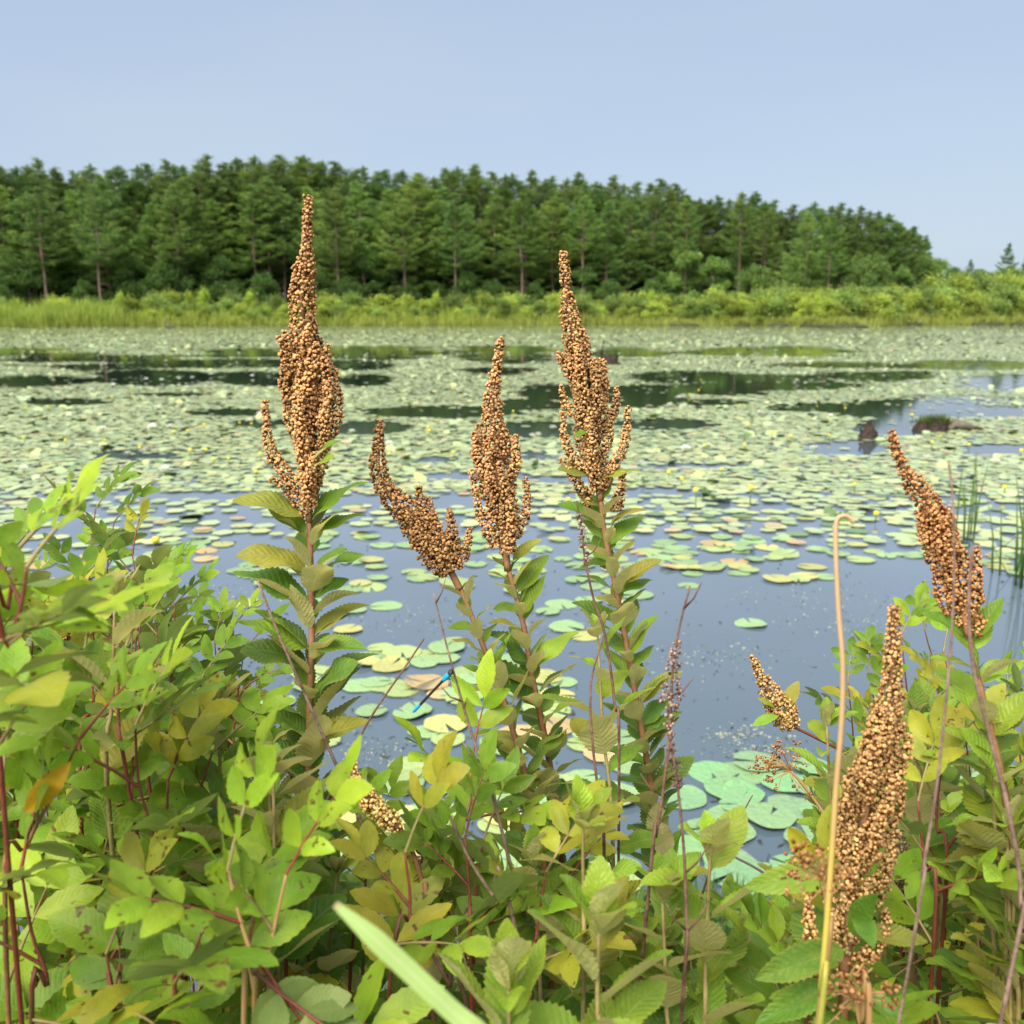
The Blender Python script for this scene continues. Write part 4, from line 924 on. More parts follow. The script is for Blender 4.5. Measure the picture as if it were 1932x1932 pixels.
rC = random.Random(3)
Cc, pC = stem_thing('steeplebush', 'steeplebush with the slender middle spike, shorter than both upright neighbours', [(958, 1070), (975, 1130), (990, 1190), (1003, 1270), (1022, 1360), (1043, 1480), (1060, 1650)], .70, M_STEM, .0017, .0023)
spike(Cc, [(945, 642), (938, 690), (930, 740), (930, 800), (936, 860), (942, 930), (950, 1000), (958, 1078)], .70,
      [(0, 0, 0), (.3, 8, 8), (.45, 16, 18), (.6, 32, 34), (.72, 40, 40), (.86, 34, 30), (1, 8, 8)], (.98, .92, .9), 3,
      [(0, .0028), (.12, .0034), (.2, .0046), (.3, .0070), (.42, .0088), (.5, .0085), (.55, .004)], 15, .44,
      manual=[([(993, 905, 0), (994, 950, 0), (985, 985, 0), (965, 1020, 0)], .0038), ([(893, 852, 0), (908, 885, 0), (925, 920, 0), (942, 950, 0)], .004), ([(890, 890, 0), (897, 930, 0), (910, 980, 0), (940, 1040, 0)], .004), ([(962, 945, -.012), (965, 990, -.012), (960, 1050, -.006)], .0042)])
leafy(Cc, pC, .004, .36, .0050, .023, .035, rC, C_MID, C_MAT, brown=.13, elev=(.4, .9))
for q in ((965, 1060, 1030, 1030, .70, 0, C_OLIVE), (960, 1075, 920, 1065, .70, -.01, C_OLIVE), (975, 1120, 1045, 1060, .70, .01, C_MID), (985, 1160, 1045, 1095, .70, 0, C_MID), (1005, 1260, 1095, 1190, .70, 0, C_MID), (1000, 1250, 905, 1195, .70, -.01, C_MAT), (1015, 1340, 900, 1250, .70, -.02, C_MAT)):
    hand_leaf(Cc, *q[:6], jit(q[6], rC), rC)

rD = random.Random(4)
Dd, pD = stem_thing('steeplebush', 'steeplebush whose thin spike leans and curves away toward the tallest plant', [(868, 1108), (885, 1150), (910, 1215), (940, 1290), (965, 1370), (988, 1450), (1010, 1550), (1030, 1700)], .68, M_STEM, .0016, .0022)
spike(Dd, [(716, 797), (714, 850), (715, 890), (735, 935), (765, 962), (795, 1000), (825, 1040), (850, 1078), (868, 1112)], .68,
      [(0, 0, 0), (.5, 6, 6), (.65, 20, 14), (.8, 24, 18), (1, 8, 8)], (.80, .74, .68), 4,
      [(0, .0030), (.1, .0035), (.2, .0056), (.3, .0058), (.4, .0075), (.52, .0095), (.66, .0115), (.80, .0125), (.9, .0085)], 10, .62,
      manual=[([(790, 922, 0), (796, 950, 0), (805, 985, 0), (820, 1020, 0)], .0048), ([(848, 962, 0), (852, 1000, 0), (855, 1040, 0), (862, 1080, 0)], .0055), ([(886, 1000, 0), (880, 1030, 0), (872, 1060, 0)], .0034), ([(808, 940, .004), (815, 975, .004), (830, 1020, 0)], .0045)])
leafy(Dd, pD, .002, .38, .0050, .021, .034, rD, C_MID, C_MAT, brown=.15, elev=(.4, .9))

rE = random.Random(5)
E, pE = stem_thing('steeplebush', 'steeplebush with a bent rusty spike leaning out over the water near the rushes', [(1828, 1195), (1845, 1280), (1868, 1370), (1893, 1480), (1915, 1620), (1935, 1800)], .52, M_STEM, .0015, .0021)
spike(E, [(1682, 816), (1696, 865), (1718, 905), (1745, 938), (1768, 985), (1785, 1040), (1803, 1100), (1818, 1150), (1828, 1200)], .52,
      [(0, 0, 0), (.35, 8, 8), (.5, 16, 22), (.65, 26, 34), (.8, 30, 36), (.92, 26, 30), (1, 10, 10)], (.95, .80, .72), 5,
      [(0, .0024), (.1, .0030), (.2, .0036), (.26, .0060), (.36, .0060), (.45, .0080), (.55, .0085), (.62, .004)], 15, .46, size=.00100, blen=(.010, .042, .024), gapv=.0020,
      manual=[([(1843, 1035, 0), (1842, 1080, 0), (1838, 1130, 0), (1828, 1180, 0)], .0042), ([(1862, 1165, 0), (1848, 1180, 0), (1830, 1200, 0)], .0045), ([(1765, 1075, 0), (1775, 1120, 0), (1800, 1160, 0)], .0038)])
leafy(E, pE, .01, .30, .011, .030, .044, rE, C_YNG, C_MID, brown=.1, elev=(.3, .9))
for q in ((1835, 1205, 1905, 1140, .52, 0, C_MID), (1820, 1200, 1735, 1165, .52, 0, C_MAT), (1850, 1280, 1800, 1190, .52, -.01, C_YNG), (1850, 1290, 1905, 1250, .52, .01, C_YNG), (1865, 1380, 1770, 1290, .52, 0, C_MID), (1870, 1390, 1960, 1310, .52, -.01, C_YNG), (1885, 1470, 1800, 1380, .52, 0, C_MID)):
    hand_leaf(E, *q[:6], jit(q[6], rE), rE)

rF = random.Random(6)
Ff, pF = stem_thing('steeplebush', 'steeplebush with the heaviest tan spike, behind a bent straw stalk', [(1592, 1830), (1588, 1900), (1585, 1990)], .47, M_STEM, .0016, .0022)
spike(Ff, [(1686, 1150), (1685, 1220), (1680, 1300), (1665, 1380), (1645, 1470), (1628, 1560), (1614, 1650), (1602, 1740), (1592, 1840)], .47,
      [(0, 0, 0), (.25, 10, 10), (.4, 30, 24), (.55, 48, 44), (.7, 62, 52), (.85, 66, 60), (1, 20, 20)], (.95, .95, .88), 6,
      [(0, .0028), (.08, .0038), (.2, .0048), (.28, .0066), (.36, .0074), (.45, .007), (.5, .003)], 26, .30, size=.00100, blen=(.016, .040, .030), gapv=.0020,
      manual=[([(1525, 1700, 0), (1528, 1750, 0), (1540, 1800, 0), (1570, 1840, 0)], .0042), ([(1672, 1720, 0), (1668, 1760, 0), (1640, 1800, 0), (1600, 1830, 0)], .0042), ([(1715, 1395, 0), (1700, 1440, 0), (1670, 1490, 0)], .0040)])
leafy(Ff, pF, .0, .12, .012, .040, .050, rF, C_MID, C_MAT, elev=(.0, .5))
for q in ((1600, 1790, 1430, 1880, .46, -.01, C_MAT), (1600, 1760, 1690, 1700, .45, -.03, C_MAT), (1610, 1730, 1650, 1795, .44, -.03, C_MAT), (1600, 1850, 1700, 1960, .46, -.01, C_MAT), (1590, 1850, 1440, 1960, .46, 0, C_MAT), (1620, 1640, 1420, 1720, .48, .01, C_MID), (1620, 1760, 1745, 1800, .47, 0, C_OLIVE)):
    hand_leaf(Ff, *q[:6], jit(q[6], rF), rF, (0, -.6, .8), None, .70)

# small pale spikes
G, pG = stem_thing('steeplebush', 'short pale cone of seed capsules on a red arching stem above open water', [(1498, 1372), (1540, 1392), (1600, 1425), (1650, 1480), (1670, 1600)], .78, M_RED, .0011, .0016)
spike(G, [(1419, 1240), (1432, 1268), (1448, 1300), (1470, 1335), (1498, 1374)], .78, [(0, 0, 0), (.5, 6, 6), (1, 4, 4)], (1.05, 1.12, 1.0), 7, [(0, .0022), (.2, .0040), (.42, .0070), (.7, .0105), (.88, .0095), (1, .005)], 3, .6,
      manual=[([(1493, 1322, 0), (1494, 1345, 0), (1490, 1368, 0)], .0045)], blen=(.01, .014, .01))
rG = random.Random(8)
for q in ((1480, 1340, 1510, 1285, .78, 0, C_OLIVE), (1462, 1335, 1428, 1320, .77, 0, C_OLIVE), (1470, 1350, 1422, 1375, .77, 0, C_MID)): hand_leaf(G, *q[:6], jit(q[6], rG), rG, me=RLEAF[0])
H_, pH = stem_thing('steeplebush', 'small creamy spike of unripe capsules at the foot of the tallest steeplebush', [(752, 1560), (775, 1600), (800, 1680), (810, 1800)], .54, M_STEM, .0012, .0016)
spike(H_, [(663, 1425), (666, 1455), (680, 1490), (710, 1525), (752, 1562)], .54, [(0, 0, 0), (.5, 5, 5), (1, 4, 4)], (1.25, 1.45, 1.2), 8, [(0, .0024), (.25, .0030), (.4, .0045), (.6, .0062), (.8, .0060), (1, .004)], 2, .6, blen=(.008, .010, .008), size=.0010, gapv=.0019)
I_, pI = stem_thing('steeplebush', 'half hidden tan seed spike inside the rose bush leaves', [(120, 1290), (125, 1400), (130, 1600)], .85, M_STEM, .0012, .0016)
spike(I_, [(100, 1095), (108, 1140), (114, 1200), (120, 1290)], .85, [(0, 0, 0), (.5, 12, 12), (1, 6, 6)], (1.0, 1.0, .85), 9, [(0, .003), (.3, .006), (.7, .008), (1, .005)], 8, .4, blen=(.014, .022, .02))

# ------------------------------------------------------------------ leafy shoots of steeplebush without flowers
def shoot(px, py, depth, lean, length, seed, young, label, group=None, nleaf_sp=.010, l0=.024, l1=.042, meshes=SLEAF, mat=None, base_px=None):
    r = random.Random(seed); tip = P(px, py, depth)
    bx = px + lean if base_px is None else base_px[0]; by = py + length*F/depth if base_px is None else base_px[1]
    t, path = stem_thing('steeplebush_shoot', label, [(px, py), (lerp(px, bx, .35)+r.uniform(-4, 4), lerp(py, by, .4)), (bx, by)], depth, mat or M_GSTEM, .0008, .0015, 'shrub shoot', group)
    c0, c1 = (C_YNG, C_MID) if young else (C_MID, C_MAT)
    leafy(t, path, .001, min(length, path.len*.8), nleaf_sp, l0, l1, r, c0, c1, meshes, (.3, .85), r.uniform(0, 6), .12)
    # upright young leaves at the tip
    for k in range(4):
        a = k*1.7+r.uniform(-.3, .3); e = r.uniform(.95, 1.3); rad = Vector((math.cos(a), math.sin(a), 0))
        d = rad*math.cos(e)+Vector((0, 0, math.sin(e))); place_leaf(r.choice(meshes), tip, d, Vector((-rad.x*math.sin(e), -rad.y*math.sin(e), math.cos(e))), l0*r.uniform(.6, .95), t, jit(c0, r))
    return t
shoot(1128, 1200, .66, 30, .16, 11, True, 'bright leafy shoot with pale velvety undersides growing between the upright spikes')
shoot(1100, 1560, .52, 0, .10, 12, True, 'fresh leafy shoot with large pale backed leaves in front of the middle stems', None, .010, .034, .046)
shoot(1340, 1610, .50, -20, .13, 13, True, 'leafy shoot showing creamy felted leaf backs beside a dark twig', None, .011, .034, .044)
shoot(1130, 1760, .42, 0, .08, 14, True, 'low broad shoot of soft pale leaves at the foot of the middle stems', None, .008, .036, .044)
shoot(780, 1690, .55, 25, .12, 15, True, 'yellow-green shoot rising beside the pale grass blade', None, .011, .030, .040)
shoot(515, 1370, .66, 10, .12, 16, True, 'pale tipped young shoot close against the tallest steeplebush', None, .011, .022, .036)
shoot(1560, 1370, .72, 20, .14, 17, True, 'slim shoot with a cream backed leaf beside the short pale cone')
shoot(960, 1870, .40, 10, .06, 18, True, 'upright serrated leaf tuft low on the bank by the grass blade', None, .009, .036, .046)
shoot(1900, 1560, .52, 10, .14, 19, True, 'vigorous green shoot below the bent spike over the water', None, .012, .034, .05)
shoot(1250, 1700, .50, 10, .12, 20, False, 'green shoot beside the fuzzy dead spike stem', None, .011, .034, .046)
shoot(1010, 1640, .55, 10, .12, 22, False, 'dark serrated shoot at the base of the middle stems', None, .011, .032, .044)

SIL = [(-300, 940), (0, 960), (90, 1010), (170, 1000), (230, 1060), (330, 1190), (430, 1250), (520, 1420), (640, 1500), (760, 1560), (860, 1500), (960, 1540), (1100, 1560), (1250, 1650), (1320, 1730), (1400, 1790), (1480, 1680), (1560, 1480), (1640, 1320), (1720, 1260), (1800, 1270), (1932, 1330), (2250, 1300)]
r_ = random.Random(404)
for k in range(120):
    px = -160 + (k*37.7) % 2260 + r_.uniform(-18, 18)
    if px < 420 and r_.random() < .65: continue
    depth = r_.choice([r_.uniform(.5, .75), r_.uniform(.75, 1.3), r_.uniform(1.0, 1.7)])
    py = interp(SIL, px) + 30 + abs(r_.gauss(0, 150))
    if py > 1900: py = r_.uniform(1650, 1880)
    deep = depth > .9
    yg = r_.random() < .55; lb = ('pale green young' if yg else 'dark green')+(' low' if py > interp(SIL, px)+190 else ' tall')+' steeplebush shoot '+spot(px)
    shoot(px, py, depth, r_.uniform(-40, 40), r_.uniform(.12, .2), 500+k, yg, lb, 'shoots: '+lb, .0115, .026, .044, SLEAF_LO if deep else SLEAF)

# ------------------------------------------------------------------ roses
LAYOUT = [(.30, 1), (.30, -1), (.60, 1), (.60, -1), (.90, 1), (.90, -1), (1.0, 0)]
def compound_leaf(parent, base, d, nrm, ln, r, col, pairs=3, mat=None, upright=0):
    d = d.normalized(); x = d.cross(nrm).normalized(); nrm = x.cross(d)
    o0 = wloc(parent); b = MB(); pts = []
    for q in (0, .35, .7, 1.0): pts.append(base + d*ln*.62*q - nrm*(.08*ln*q*q) - o0)
    b.tube(pts, [.0009, .0008, .0007, .0004], 4, cap=False); ra = b.obj('leaf', mat or M_GSTEM, parent)
    rp = Path(pts, 4); ll = ln*.40
    lay = [(q, s) for q, s in LAYOUT if not (pairs == 2 and q == .30)]
    for q, s in lay:
        p, tg = rp.at(rp.len*q)
        a = 0 if s == 0 else s*r.uniform(.75, 1.15)
        dv = tg*math.cos(a) + x*math.sin(a) + nrm*r.uniform(-.05, .35)
        l2 = ll*(1.1 if s == 0 else lerp(.8, 1.05, q))*r.uniform(.88, 1.1)
        o = link('leaflet', r.choice(RLEAF), ra); nn = nrm + Vector((r.gauss(0, .22), r.gauss(0, .22), r.gauss(0, .15)))
        o.matrix_basis = leaf_matrix(p, dv, nn, l2, r.uniform(.85, 1.1)); o.color = (*jit(col, r, .26), 1)
    return ra
def _joined(seed, pairs):
    r = random.Random(seed); b = MB()
    pts = [Vector((0, .62*q, -.08*q*q)) for q in (0, .35, .7, 1.0)]; b.tube(pts, [.012, .010, .009, .005], 3, cap=False); rp = Path(pts, 3)
    for q, s in LAYOUT:
        if pairs == 2 and q == .30: continue
        p, tg = rp.at(rp.len*q); a = 0 if s == 0 else s*r.uniform(.75, 1.15)
        dv = tg*math.cos(a)+Vector((1, 0, 0))*math.sin(a)+Vector((0, 0, 1))*r.uniform(-.05, .35)
        m = leaf_matrix(p, dv, Vector((r.gauss(0, .22), r.gauss(0, .22), 1)), .40*(1.1 if s == 0 else lerp(.8, 1.05, q))*r.uniform(.88, 1.1), r.uniform(.85, 1.1))
        me = r.choice(RLEAF); uvl = me.uv_layers[0].data; off = len(b.v); uvs = [(0, 0)]*len(me.vertices)
        for li, lp in enumerate(me.loops): uvs[lp.vertex_index] = tuple(uvl[li].uv)
        for i, v in enumerate(me.vertices): b.vert(m @ v.co, uvs[i])
        for f in me.polygons: b.face(*[off+i for i in f.vertices])
    return b.mesh('leaf', M_ROSE)
JOINED = [_joined(k, 2+(k % 3 > 0)) for k in range(7)]
def cane(pts_px, depth, label, group, seed, n, l0, l1, cols, mat=M_RED, name='rose_cane', s_end=.5, tipcol=None, dd=0.0, pairs=None, thick=1.0, joined=False):
    r = random.Random(seed)
    t, path = stem_thing(name, label, pts_px, depth, mat, .0006*thick, .0012*thick, 'rose', group, dd)
    L = min(path.len*.85, s_end)
    for k in range(n):
        f = k/max(1, n-1); s = L*f**1.1; p, tg = path.at(s); tg = -tg
        x = tg.orthogonal().normalized(); y = tg.cross(x); a = k*2.4+r.uniform(-.4, .4); rad = x*math.cos(a)+y*math.sin(a)
        e = lerp(1.1, .5, min(1, f*2))+r.uniform(-.25, .25); d = rad*math.cos(e)+tg*math.sin(e)
        nrm = tg*math.cos(e)-rad*math.sin(e) + Vector((0, -.15, .35))
        c = tipcol if (tipcol and f < .3) else r.choice(cols)
        if joined: place_leaf(r.choice(JOINED), p, d, nrm+Vector((r.gauss(0, .15), r.gauss(0, .15), 0)), lerp(l0, l1, min(1, f*1.8))*r.uniform(.85, 1.15), t, jit(c, r)); continue
        compound_leaf(t, p, d, nrm, lerp(l0, l1, min(1, f*1.8))*r.uniform(.85, 1.15), r, c, pairs or r.choice([2, 3, 3]), M_GSTEM if r.random() < .7 else M_RED)
    return t, path
def hip(parent, p, size, col, up, r, dry=False):
    o0 = wloc(parent); b = MB(); rings = []; upn = up.normalized(); x = upn.orthogonal().normalized(); y = upn.cross(x)
    for z, s in ((-1, .1), (-.85, .55), (-.4, .92), (.1, 1), (.6, .8), (.9, .4), (1.05, .25)):
        rings.append([b.vert(p-o0+(x*math.cos(.628*k)*s+y*math.sin(.628*k)*s+upn*z)*size) for k in range(10)])
    for a, c in zip(rings, rings[1:]):
        for k in range(10): b.face(a[k], a[(k+1) % 10], c[(k+1) % 10], c[k])
    b.face(*rings[-1]); h = b.obj('rose_hip', plain('hip_skin', col, .35, 30, tuple(v*.6 for v in col)), parent)
    for k in range(5):
        s = MB(); a = 1.257*k; d = (x*math.cos(a)+y*math.sin(a))*r.uniform(.5, 1.2)+upn*r.uniform(.5, 1.3)
        q = p-o0+upn*size; s.tube([q, q+d*size*.9, q+d*size*1.9+upn*size*r.uniform(0, .8)], [size*.16, size*.13, size*.02], 4)
        s.obj('sepal', M_RED if not dry else M_STRAW, h)

# main rose bush: near, blurred canes
cane([(50, 1070), (42, 1130), (15, 1220), (-40, 1330)], .36, 'blurred bright rose cane with upright leaflets at the corner of the rose bush', None, 601, 9, .042, .060, [C_RYNG, C_ROSE], s_end=.13, tipcol=C_RYNG)
cane([(30, 1040), (15, 1150), (-10, 1300)], .40, 'rose cane with reddish tinged leaflets beside the blurred bright one', None, 602, 5, .055, .075, [C_ROSE, C_ROLIVE, C_RYNG], s_end=.18)
cane([(430, 1640), (455, 1740), (480, 1840), (460, 1960)], .40, 'bright yellow-green rose tip with pointed leaflets in the middle of the rose bush', None, 603, 6, .066, .080, [C_RYNG, C_ROSE], s_end=.13, tipcol=C_RYNG, mat=M_STRAW)
cane([(540, 1650), (520, 1740), (500, 1840), (480, 1960)], .41, 'second bright rose tip with narrow folded leaflets and an orange stalk', None, 604, 5, .058, .070, [C_RYNG], s_end=.11, tipcol=C_RYNG, mat=M_STRAW)
cane([(255, 1370), (262, 1480), (290, 1600), (250, 1720), (90, 1860), (70, 1960)], .50, 'rose cane with a thick red forking stem and green tip', None, 605, 9, .060, .080, [C_ROSE, C_ROLIVE, C_RYNG], s_end=.3, tipcol=C_RYNG, thick=1.0)
cane([(400, 1420), (380, 1480), (330, 1600), (250, 1750), (200, 1960)], .55, 'rose cane with yellowing brown spotted leaflets', None, 606, 8, .060, .075, [C_ROLIVE, (.42, .38, .05), C_ROSE], s_end=.28, thick=1.0)
cane([(150, 1395), (100, 1500), (50, 1600), (10, 1760)], .46, 'rose cane arching with orange stem and one golden leaf', None, 607, 6, .060, .078, [C_ROSE, C_ROLIVE, C_RYNG], s_end=.25, mat=M_STEM, thick=1.0)
cane([(40, 1640), (60, 1760), (90, 1860), (60, 1980)], .44, 'rose cane with big spotted leaflet at the lower corner of the bush', None, 608, 5, .065, .075, [C_ROLIVE, C_ROSE], s_end=.2, thick=1.0)
cane([(380, 1760), (350, 1850), (330, 1960)], .43, 'low rose cane with broad flat green leaflets', None, 609, 6, .070, .082, [C_ROSE, C_ROSE, C_ROLIVE], s_end=.14)
cane([(200, 1800), (215, 1880), (230, 1980)], .45, 'low rose cane with long oval leaflets beside the red fork', None, 610, 6, .068, .080, [C_ROSE, C_ROLIVE], s_end=.14)
cane([(888, 1455), (888, 1510), (860, 1590), (800, 1700), (700, 1880)], .60, 'isolated bright rose tip with broad leaflets between the tallest plant and the trio', None, 611, 7, .066, .078, [C_RYNG, C_ROSE], s_end=.10, tipcol=C_RYNG, mat=M_STEM, pairs=2)
# mid canes, further into the bush
r_ = random.Random(606)
mids = [(215, 985), (180, 960), (250, 1050), (290, 1150), (330, 1140), (345, 1170), (300, 1100), (405, 1210), (435, 1190), (460, 1230), (150, 1060), (230, 1180), (360, 1260), (420, 1300), (280, 1250), (170, 1180), (480, 1330)]
for k, (px, py) in enumerate(mids):
    d = r_.uniform(.88, 1.1); t, path = cane([(px, py), (px+r_.uniform(-15, 20), py+110), (px+r_.uniform(-30, 30), py+260)], d, 'thin red rose cane with small green leaflets in the bush beside the pond', 'small leaved rose canes', 620+k, 11, .060, .080, [C_ROSE, C_ROSE, C_RDARK, C_ROLIVE], s_end=.28)
    if k == 7: Tq = t
hp = random.Random(70)
t, path = cane([(470, 1290), (450, 1320), (440, 1420), (450, 1600)], .85, 'rose cane carrying two small brown hips', None, 650, 5, .05, .06, [C_ROSE, C_RDARK], s_end=.25)
hip(t, P(427, 1327, .85), .0062, (.24, .11, .035), Vector((.2, 0, 1)), hp); hip(t, P(403, 1333, .85), .0050, (.25, .15, .04), Vector((-.3, 0, 1)), hp)
t, path = cane([(600, 1560), (585, 1590), (560, 1680), (540, 1800)], .55, 'rose cane with dry red sepals by the tallest stem', None, 651, 4, .055, .065, [C_ROSE, C_ROLIVE], s_end=.2)
hip(t, P(570, 1585, .55), .0058, (.33, .25, .05), Vector((.7, 0, .6)), hp)
t, path = cane([(820, 1560), (800, 1620), (770, 1740)], .68, 'rose cane with a round green hip near the bank edge', None, 652, 5, .055, .065, [C_ROLIVE, C_ROSE], s_end=.2)
hip(t, P(797, 1597, .66), .0056, (.09, .10, .025), Vector((.1, 0, -1)), hp)
# rose bush behind the heavy spike
for k, (px, py, d) in enumerate(((1640, 1270, .95), (1600, 1290, 1.0), (1700, 1200, .95), (1745, 1190, 1.0), (1780, 1230, .9), (1660, 1340, .9), (1740, 1330, .95), (1640, 1390, 1.0), (1760, 1440, .9), (1820, 1380, .95), (1880, 1500, .9), (1705, 1480, 1.0), (1900, 1330, .9), (1960, 1290, .9))):
    t, path = cane([(px, py), (px+r_.uniform(0, 30), py+120), (px+r_.uniform(0, 60), py+330)], d, 'small leaved rose cane behind the heavy tan spike', 'rose canes behind the heavy spike', 670+k, 7, .055, .075, [C_ROSE, C_RDARK, C_ROLIVE], s_end=.28)
t, path = cane([(1750, 1400), (1745, 1450), (1735, 1600), (1720, 1700)], .85, 'rose cane with a green hip and bleached star of sepals', None, 690, 4, .05, .06, [C_ROSE, C_ROLIVE], s_end=.3)
hip(t, P(1741, 1392, .85), .0060, (.28, .30, .06), Vector((-.5, 0, .8)), hp, True); hip(t, P(1775, 1545, .85), .0060, (.28, .33, .07), Vector((-.3, -.3, .9)), hp, True)
# filler canes low in the tangle
for k in range(96):
    px = -150+(k*53.3) % 2240+r_.uniform(-20, 20); depth = r_.choice([r_.uniform(.48, .7), r_.uniform(.7, 1.1), r_.uniform(1.0, 1.6)])
    if px > 560 and px < 1450 and r_.random() < .45: continue
    py = interp(SIL, px)+40+abs(r_.gauss(0, 190))
    if py > 1900: py = r_.uniform(1650, 1880)
    lb = ('low' if py > interp(SIL, px)+190 else 'upright')+(' fine leaved' if depth > .95 else ' large leaved')+' green rose cane '+spot(px)
    cane([(px, py), (px+r_.uniform(-20, 20), py+120), (px+r_.uniform(-50, 50), py+280)], depth, lb, 'canes: '+lb, 700+k, 9, .055, .085, [C_ROSE, C_RDARK, C_ROLIVE, C_ROSE], s_end=.26, joined=depth > .62)

# one golden leaf
o = place_leaf(RLEAF[2], P(45, 1535, .44), P(135, 1435, .44)-P(45, 1535, .44), Vector((.5, -.8, .3)), .031, thing('golden_leaf', 'single golden yellow dying leaf caught on a rose cane', 'leaf', tuple(P(45, 1535, .44))), (.75, .42, .03), 'leaf_blade', .8)

# ------------------------------------------------------------------ dead stalks, rush, grass
def stalk(name, pts_px, depth, label, mat, r0, r1, dd=0.0, twigs=0, seed=0):
    t, path = stem_thing(name, label, pts_px, depth, mat, r0, r1, 'dead stem', None, dd); r = random.Random(seed); o0 = wloc(t)
    for k in range(twigs):
        p, tg = path.at(path.len*r.uniform(.0, .35)); b = MB(); d = Vector((r.gauss(0, 1), r.gauss(0, .4), .8)).normalized()
        b.tube([p-o0, p-o0+d*.008, p-o0+d*.014+Vector((0, 0, .004))], [.0006, .0005, .0003], 4); b.obj('twig', mat, t)
    return t, path
stalk('dead_twig', [(486, 1096), (525, 1195), (575, 1310), (615, 1400), (655, 1490), (690, 1570), (745, 1662), (780, 1760)], .58, 'long pale dead twig crossing in front of the tallest steeplebush', M_DEAD, .0007, .0012, .02)
stalk('dead_twig', [(800, 1205), (760, 1265), (705, 1345), (660, 1425), (622, 1500), (590, 1570), (570, 1640)], .62, 'thin red brown twig slanting up to a point over the water', M_TWIG, .0005, .0010)
tw, twp = stalk('dead_twig', [(818, 1120), (838, 1200), (865, 1300), (895, 1400), (925, 1485), (955, 1600), (985, 1720), (1002, 1800)], .56, 'tall thin dead stem on which the damselfly sits', M_DEAD, .0004, .0011, 0, 6, 3)
stalk('dead_twig', [(850, 1540), (885, 1620), (930, 1690), (975, 1760)], .52, 'short slanting grey twig beside the middle stems', M_DEAD, .0007, .0012)
stalk('dead_twig', [(1140, 1195), (1115, 1290), (1118, 1400), (1132, 1530), (1140, 1700)], .58, 'dark upright dead stem in front of the pale velvety shoot', M_TWIG, .0005, .0010)
stalk('dead_twig', [(780, 1745), (815, 1800), (850, 1860), (885, 1910)], .50, 'dark leaning twig low by the grass blade', M_TWIG, .0009, .0012)
stalk('dead_twig', [(1420, 1500), (1395, 1545), (1370, 1590), (1340, 1640)], .85, 'bare twig tip poking up in front of the pad raft', M_TWIG, .0005, .0010)
stalk('dead_twig', [(1368, 1608), (1430, 1640), (1490, 1682), (1530, 1720)], .85, 'whitish dead twig leaning across in front of the pad raft', M_GREYWOOD, .0010, .0014)
stalk('dead_twig', [(1790, 870), (1798, 950), (1800, 1080), (1795, 1200), (1782, 1350), (1765, 1500), (1740, 1650), (1710, 1850)], .38, 'blurred thin stem standing in front of the bent spike', M_DEAD, .0004, .0006)
stalk('dead_twig', [(1836, 1030), (1828, 1120), (1835, 1250), (1870, 1400), (1905, 1540), (1925, 1700), (1890, 1920)], .40, 'blurred tan stem crossing in front of the leaning spike', M_DEAD, .0006, .0009)
def old_spike(pts_px, depth, a, b_, label, seed, tint, dens=.45, rad=.0055):
    t, path = stalk('withered_spike', pts_px, depth, label, M_TWIG, .0005, .0009, 0, 4, seed); r = random.Random(seed); o0 = wloc(t)
    C, D = coat_points(path, lambda f: rad*math.sin(.3+f*2.6)*(.55+.6*abs(math.sin(f*7+seed))), path.len*0+a, b_, r, .0022, .0028, dens)
    ob = link('seed_husks', capsule_mesh([c-o0 for c in C], D, .0010, 'seed_husks', M_HUSK), t); ob['kind'] = 'stuff'; ob.color = tint
    # wispy fibres
    n = 160; idx = nr.integers(0, len(C), n); c = np.array([tuple(C[i]-o0) for i in idx]); d = nr.normal(0, 1, (n, 3))
    f_ = link('husk_fibres', tris_cloud(c, d, nr.uniform(.002, .006, n), np.full(n, .00018), 'husk_fibres', M_DEAD), t); f_['kind'] = 'stuff'
old_spike([(1302, 1105), (1285, 1170), (1272, 1240), (1266, 1320), (1262, 1400), (1250, 1500), (1237, 1580), (1222, 1700)], .50, .030, .078, 'fuzzy grey-brown withered spike on a dark thin stem', 1, (1.1, 1.0, 1.0, 1))
old_spike([(1088, 945), (1098, 1000), (1103, 1050), (1120, 1130), (1142, 1200), (1160, 1330), (1168, 1480)], .62, .010, .045, 'thin whitish withered spike close against the gapped spike', 2, (.95, .9, .95, 1), .6, .0035)
old_spike([(1682, 1540), (1695, 1600), (1700, 1660), (1712, 1740), (1725, 1900)], .60, .002, .052, 'dark grey withered spike beside the heavy tan spike', 3, (.7, .65, .65, 1), .4, .007)
old_spike([(1265, 1400), (1278, 1480), (1290, 1600), (1295, 1750), (1285, 1932)], .46, .0, .02, 'long dark speckled stem rising in front of the pale leaves', 4, (.4, .3, .3, 1), .7, .003)

